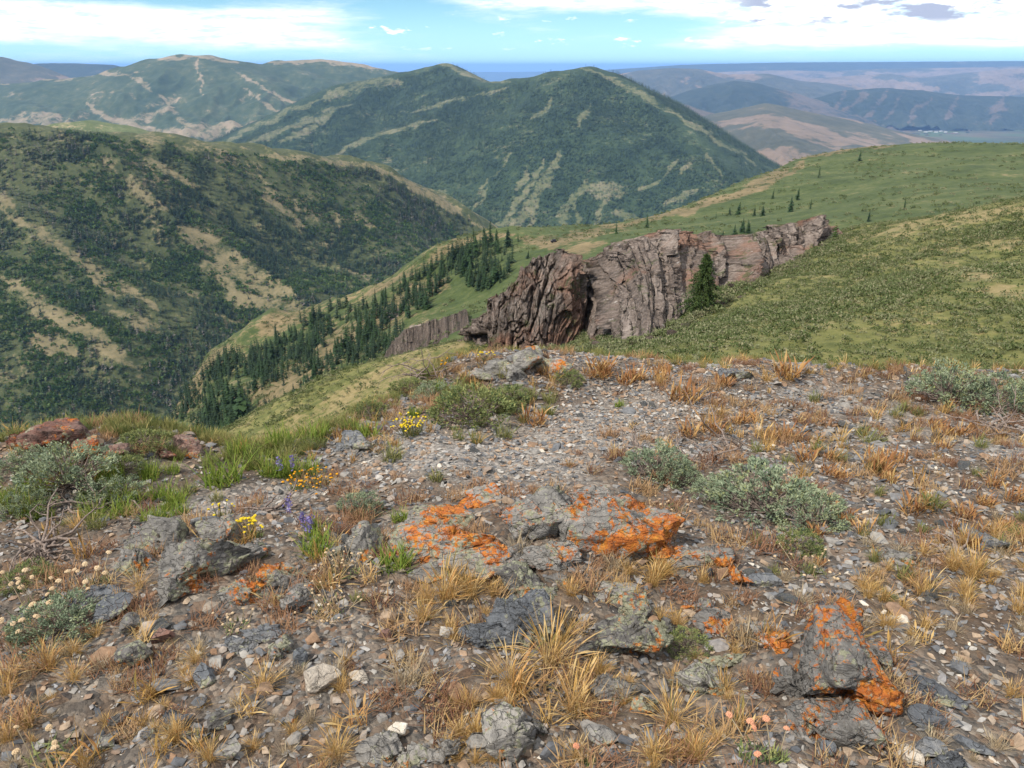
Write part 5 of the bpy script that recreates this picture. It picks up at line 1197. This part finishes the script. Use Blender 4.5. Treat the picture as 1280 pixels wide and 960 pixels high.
if p is not None:
    sb = px_size(p, 26); V, Q, rn, tk = conifer(950, 9, 10, .34)
    link('bush', new_mesh('bush', V, Q, [M['aspen']], attrs={'rnd': rn * 2}), 'bright green bush beside the red knob of the cliff', 'bush', loc=p, scale=(sb, sb, sb))

# distant forests: past counting
FT = [conifer(960 + k, 6, 5, .23 + .02 * k, trunk=False, w=.8)[:3] for k in range(4)]
FT2 = [conifer(970 + k, 4, 4, .22, trunk=False, w=.95)[:3] for k in range(3)]
FT3 = [conifer(980 + k, 2, 4, .42, trunk=False, w=1.1)[:3] for k in range(3)]
BL = [brush_geo(880 + k, 9, .55, .8) for k in range(3)]
n = 140000; a = RNG.uniform(-.86, .16, n); y = np.sqrt(RNG.uniform(780 ** 2, 1900 ** 2, n)); x = a * y; z = lm(x, y)
u, v = proj(x, y, z); w_ = px_strokes(u, v, LM_TAN)
nz = vnoise(x * .012, y * .012, seed=231) * .6 + vnoise(x * .04, y * .04, seed=232) * .4
low = sstep(250, 420, v)
dn = (1 - sstep(.25, .7, w_) * .84) * (.25 + .75 * sstep(.26, .50, nz)) * sstep(-6, 3, v - np.interp(u, [-300, 0, 130, 260, 400, 470, 612], [160, 164, 173, 191, 204, 214, 293]))
kp = RNG.random(n) < dn * .92 * (.42 + .65 * sstep(.36, .56, vnoise(x * .05, y * .05, seed=237)))
x, y, z, v_, w_ = x[kp], y[kp], z[kp], v[kp], w_[kp]; m = len(x)
asp = (vnoise(x * .01, y * .01, seed=233) * .6 + vnoise(x * .05, y * .05, seed=234) * .4 > .56) & (RNG.random(m) < .75)
cf = ~asp; hh = RNG.uniform(5, 14, m)
V, Fs, R_ = scatter(FT, RNG.integers(0, 4, cf.sum()), np.stack([x, y, z], 1)[cf], RNG.uniform(0, 6.28, cf.sum()), np.stack([hh[cf] * 1.15, hh[cf] * 1.15, hh[cf]], 1), rnd=np.clip(RNG.random(cf.sum()) * .86 + .5 * (vnoise(x[cf] * .006, y[cf] * .006, seed=235) - .42), 0, .93))
link('canyon_forest', new_mesh('canyon_forest', V, Fs, [M['forest']], attrs={'rnd': R_}), kind='stuff')
V, Fs, R_ = scatter(BL, RNG.integers(0, 3, asp.sum()), np.stack([x, y, z], 1)[asp], RNG.uniform(0, 6.28, asp.sum()), RNG.uniform(3, 7.5, asp.sum()))
link('aspen_woods', new_mesh('aspen_woods', V, Fs, [M['aspen']], attrs={'rnd': R_}), kind='stuff')
n = 170000; a = RNG.uniform(-.50, .40, n); y = np.sqrt(RNG.uniform(2150 ** 2, 4400 ** 2, n)); x = a * y; z = cm(x, y)
u, v = proj(x, y, z); w_ = cm_tan(u, v, np.stack([x, y, z], 1))
nz = vnoise(x * .006, y * .006, seed=241) * .5 + vnoise(x * .02, y * .02, seed=242) * .5
pd_, _ = poly_dist(u, v, np.array([q[:2] for q in CM_SKY], float))
kp = (RNG.random(n) < sstep(1.5, 9, pd_)) & (RNG.random(n) < (1 - sstep(.2, .6, w_) * .72) * (.3 + .7 * sstep(.28, .48, nz)) * .85) & (z > -600)
x, y, z = x[kp], y[kp], z[kp]; m = len(x); hh = RNG.uniform(7, 17, m)
V, Fs, R_ = scatter(FT2, RNG.integers(0, 3, m), np.stack([x, y, z], 1), RNG.uniform(0, 6.28, m), np.stack([hh * 1.3, hh * 1.3, hh], 1), rnd=RNG.random(m) * .8)
link('mountain_forest', new_mesh('mountain_forest', V, Fs, [M['forest']], attrs={'rnd': R_}), kind='stuff')

# ------------------------------------------------------------------ vehicle at the end of the saddle track
def box(cx, cy, cz, sx, sy, sz, taper=1.0):
    v = np.array([[cx + sx / 2 * i * (taper if k > 0 else 1), cy + sy / 2 * j * (taper if k > 0 else 1), cz + sz / 2 * k] for k in (-1, 1) for j in (-1, 1) for i in (-1, 1)])
    return v, np.array([[0, 2, 3, 1], [4, 5, 7, 6], [0, 1, 5, 4], [2, 6, 7, 3], [0, 4, 6, 2], [1, 3, 7, 5]])
M['dark_paint'] = NT('dark_paint').done((.02, .015, .015), .4); M['tyre'] = NT('tyre_rubber').done((.015, .015, .015), .9); M['glass'] = NT('dark_glass').done((.03, .035, .04), .15)
M['white_wall'] = NT('white_wall').done((.50, .49, .47), .8); M['metal_roof'] = NT('metal_roof').done((.40, .41, .42), .6)
p = hit(sd, 692, 303, 160, 700)
e = link('utility_vehicle', None, 'small dark vehicle parked at the end of the dirt track on the saddle', 'vehicle', loc=p + np.array([0, 0, .02]), rot=(0, 0, .3), scale=.8)
pr = [box(0, 0, .75, 3.4, 1.6, .55) + (0,), box(-1.2, 0, 1.1, 1.0, 1.5, .25) + (0,)]; v_, f_, r_ = merge(pr); link('body', new_mesh('body', v_, f_, [M['dark_paint']], smooth=False), parent=e)
v_, f_ = box(.2, 0, 1.42, 1.9, 1.45, .8, .82); link('cabin', new_mesh('cabin', v_, f_, [M['glass']], smooth=False), parent=e)
v_, f_ = box(.2, 0, 1.85, 1.62, 1.25, .08); link('roof', new_mesh('roof', v_, f_, [M['dark_paint']], smooth=False), parent=e)
for sx in (-1.1, 1.1):
    for sy in (-.8, .8):
        v_, f_ = tube([[0, -.14, 0], [0, .14, 0]], .40, .40, 14); cap = np.array([list(range(14)), list(range(27, 13, -1))])
        link('wheel', new_mesh('wheel', v_, [f_, cap], [M['tyre']], smooth=False), parent=e, loc=(sx, sy, .40))

# far town in the valley
def house(name, L_, W_, H_, px, py, yaw, label, group):
    e = link(name, None, label, 'building', group, loc=(px, py, -655.0), rot=(0, 0, yaw))
    v_, f_ = box(0, 0, H_ / 2, L_, W_, H_); link('wall', new_mesh('wall', v_, f_, [M['white_wall']], smooth=False), parent=e)
    rv = np.array([[-L_ / 2 - 1, -W_ / 2 - 1, H_], [L_ / 2 + 1, -W_ / 2 - 1, H_], [L_ / 2 + 1, W_ / 2 + 1, H_], [-L_ / 2 - 1, W_ / 2 + 1, H_], [-L_ / 2 - 1, 0, H_ * 1.35], [L_ / 2 + 1, 0, H_ * 1.35]])
    link('roof', new_mesh('roof', rv, [np.array([[0, 1, 5, 4], [2, 3, 4, 5], [0, 3, 2, 1]]), np.array([[1, 2, 5], [3, 0, 4]])], [M['metal_roof']], smooth=False), parent=e)
for k, (u, v) in enumerate([(1024, 153), (1034, 155), (1080, 158), (1088, 158), (1118, 159), (1150, 163), (1157, 165), (1163, 164), (1170, 165), (1176, 164), (1182, 165), (1194, 166), (1262, 160), (1270, 159), (1278, 158)]):
    a_, b_ = ray(u, v); d_ = -650 / b_
    house('building', random.uniform(24, 46), random.uniform(14, 22), random.uniform(6, 9), a_ * d_, d_, random.uniform(-.3, .3), 'tiny pale building in the far town on the valley floor', 'buildings of the far valley town')

# ------------------------------------------------------------------ light, sky, air, camera
SUN_EL, SUN_AZ = radians(50), (-.62, -.45)        # the sun stands high, behind the camera's left shoulder
w = bpy.data.worlds.new('World'); SC.world = w; w.use_nodes = True
nt = w.node_tree; N = nt.nodes; L = nt.links
bg = N['Background']; bg.inputs['Strength'].default_value = .075
sky = N.new('ShaderNodeTexSky'); sky.sky_type = 'NISHITA'; sky.sun_disc = False
sky.sun_elevation = SUN_EL; sky.sun_rotation = math.atan2(SUN_AZ[0], SUN_AZ[1]); sky.altitude = 2500; sky.air_density = 1.0; sky.dust_density = .3; sky.ozone_density = 1.5
tc = N.new('ShaderNodeTexCoord'); sp = N.new('ShaderNodeSeparateXYZ'); L.new(tc.outputs['Generated'], sp.inputs[0])
def wm(op, a, b=None, c=None, clamp=False):
    nd = N.new('ShaderNodeMath'); nd.operation = op; nd.use_clamp = clamp
    for i, v in enumerate((a, b, c)):
        if v is None: continue
        if isinstance(v, bpy.types.NodeSocket): L.new(v, nd.inputs[i])
        else: nd.inputs[i].default_value = v
    return nd.outputs[0]
def wss(x, a, b, lo=0, hi=1):
    nd = N.new('ShaderNodeMapRange'); nd.interpolation_type = 'SMOOTHSTEP'; L.new(x, nd.inputs[0])
    for i, v in enumerate((a, b, lo, hi)): nd.inputs[1 + i].default_value = v
    return nd.outputs[0]
def wnoise(vec, sc, det=6, ro=.6):
    nd = N.new('ShaderNodeTexNoise'); L.new(vec, nd.inputs['Vector']); nd.inputs['Scale'].default_value = sc; nd.inputs['Detail'].default_value = det; nd.inputs['Roughness'].default_value = ro
    return nd.outputs['Fac']
def wvec(x, y, z):
    nd = N.new('ShaderNodeCombineXYZ')
    for i, v in enumerate((x, y, z)):
        if isinstance(v, bpy.types.NodeSocket): L.new(v, nd.inputs[i])
        else: nd.inputs[i].default_value = v
    return nd.outputs[0]
X, Y, Z = sp.outputs
az = wm('ARCTAN2', X, Y)                                # 0 straight ahead, in radians
el = wm('ARCSINE', Z)
# band clouds low in the sky: long and flat, so stretched along the azimuth
bv = wvec(wm('MULTIPLY', az, 5.0), wm('MULTIPLY', el, 36.0), 0.0)
n1 = wnoise(bv, 1.0, 8, .62)
def window(x, a, b, c, d): return wm('MULTIPLY', wss(x, a, b), wss(x, c, d, 1, 0))
D = radians
bandL = wm('MULTIPLY', window(el, D(.5), D(1.9), D(2.8), D(4.0)), wss(az, D(-7), D(-15)))      # long white bank to the left
topR = wm('MULTIPLY', wss(el, D(2.6), D(4.2)), wss(az, D(-7), D(0)))                            # overcast sheet upper right
midR = wm('MULTIPLY', window(el, D(.5), D(1.6), D(4), D(6)), wss(az, D(8), D(18)))
gen = wss(el, D(6), D(14), 0, .62)
bias = wm('ADD', wm('ADD', wm('MULTIPLY', bandL, .44), wm('MULTIPLY', topR, .45)), wm('ADD', wm('MULTIPLY', midR, .52), wm('MULTIPLY', gen, .5)))
cl = wm('MULTIPLY', wss(wm('ADD', n1, bias), .50, .98), wss(wnoise(wvec(wm('MULTIPLY', az, 22.0), wm('MULTIPLY', el, 130.0), 5.0), 1.0, 6, .65), .30, .58, .30, 1))
# small puffs
pv = wvec(wm('MULTIPLY', az, 26.0), wm('MULTIPLY', el, 90.0), 3.0)
puff = wm('MULTIPLY', wss(wnoise(pv, 1.0, 5, .6), .60, .68), window(el, D(.8), D(1.4), D(2.6), D(3.6)))
cl = wm('MAXIMUM', cl, wm('MULTIPLY', puff, .85))
# grey bellies of the cumulus to the right
gv = wvec(wm('MULTIPLY', az, 16.0), wm('MULTIPLY', el, 62.0), 7.3)
grey = wm('MULTIPLY', wss(wnoise(gv, 1.0, 6, .6), .49, .57), wm('MULTIPLY', window(el, D(2.2), D(2.7), D(4.0), D(4.8)), wss(az, D(12), D(16))))
mixc = N.new('ShaderNodeMix'); mixc.data_type = 'RGBA'; L.new(grey, mixc.inputs[0]); mixc.inputs[6].default_value = (12.5, 12.6, 12.6, 1); mixc.inputs[7].default_value = (4.6, 5.1, 6.6, 1)
mixs = N.new('ShaderNodeMix'); mixs.data_type = 'RGBA'; L.new(wm('MAXIMUM', cl, grey), mixs.inputs[0])
tint = N.new('ShaderNodeMix'); tint.data_type = 'RGBA'; tint.blend_type = 'MULTIPLY'; tint.inputs[0].default_value = 1; L.new(sky.outputs[0], tint.inputs[6]); tint.inputs[7].default_value = (.70, 1.0, 1.10, 1); hzn = N.new('ShaderNodeMix'); hzn.data_type = 'RGBA'; L.new(wss(el, D(.2), D(5.0), .62, 0), hzn.inputs[0]); L.new(tint.outputs[2], hzn.inputs[6]); hzn.inputs[7].default_value = (5.6, 9.6, 10.6, 1); L.new(hzn.outputs[2], mixs.inputs[6]); L.new(mixc.outputs[2], mixs.inputs[7]); L.new(mixs.outputs[2], bg.inputs['Color'])

sd_ = bpy.data.lights.new('sun', 'SUN'); sd_.energy = 3.7; sd_.angle = radians(2); sd_.color = (1, .93, .82)
so = bpy.data.objects.new('sun', sd_); C.objects.link(so)
from mathutils import Vector
hz = Vector((SUN_AZ[0], SUN_AZ[1], 0)).normalized() * cos(SUN_EL)
so.rotation_euler = Vector((hz.x, hz.y, sin(SUN_EL))).to_track_quat('Z', 'Y').to_euler()

t = NT('haze_air'); t.n.remove(t.b)
pvn = t.node('ShaderNodeVolumePrincipled'); pvn.inputs['Color'].default_value = (.29, .53, 1.0, 1); pvn.inputs['Density'].default_value = HAZE; pvn.inputs['Anisotropy'].default_value = 0.0
t.l.new(pvn.outputs[0], t.out.inputs['Volume'])
bx = np.array([[sx * 170000, sy * 170000, z] for z in (-720, 165) for sy in (-1, 1) for sx in (-1, 1)], float)
bf = np.array([[0, 2, 3, 1], [4, 5, 7, 6], [0, 1, 5, 4], [2, 6, 7, 3], [0, 4, 6, 2], [1, 3, 7, 5]])
link('haze', new_mesh('haze', bx, bf, [t.m], smooth=False), kind='stuff')

cam = bpy.data.cameras.new('camera'); co = bpy.data.objects.new('camera', cam); C.objects.link(co)
cam.sensor_fit = 'HORIZONTAL'; cam.sensor_width = 36; cam.lens = F / 1280 * 36; cam.clip_start = .05; cam.clip_end = 400000
co.rotation_euler = (pi / 2 - PITCH, 0, 0)
SC.camera = co
SC.view_settings.view_transform = 'Standard'; SC.view_settings.look = 'None'; SC.view_settings.gamma = 1; SC.view_settings.exposure = EXPO
SC.view_settings.use_curve_mapping = False
SC.cycles.use_denoising = True
SC.cycles.volume_bounces = 1; SC.cycles.max_bounces = 6; SC.cycles.diffuse_bounces = 3; SC.cycles.transparent_max_bounces = 4
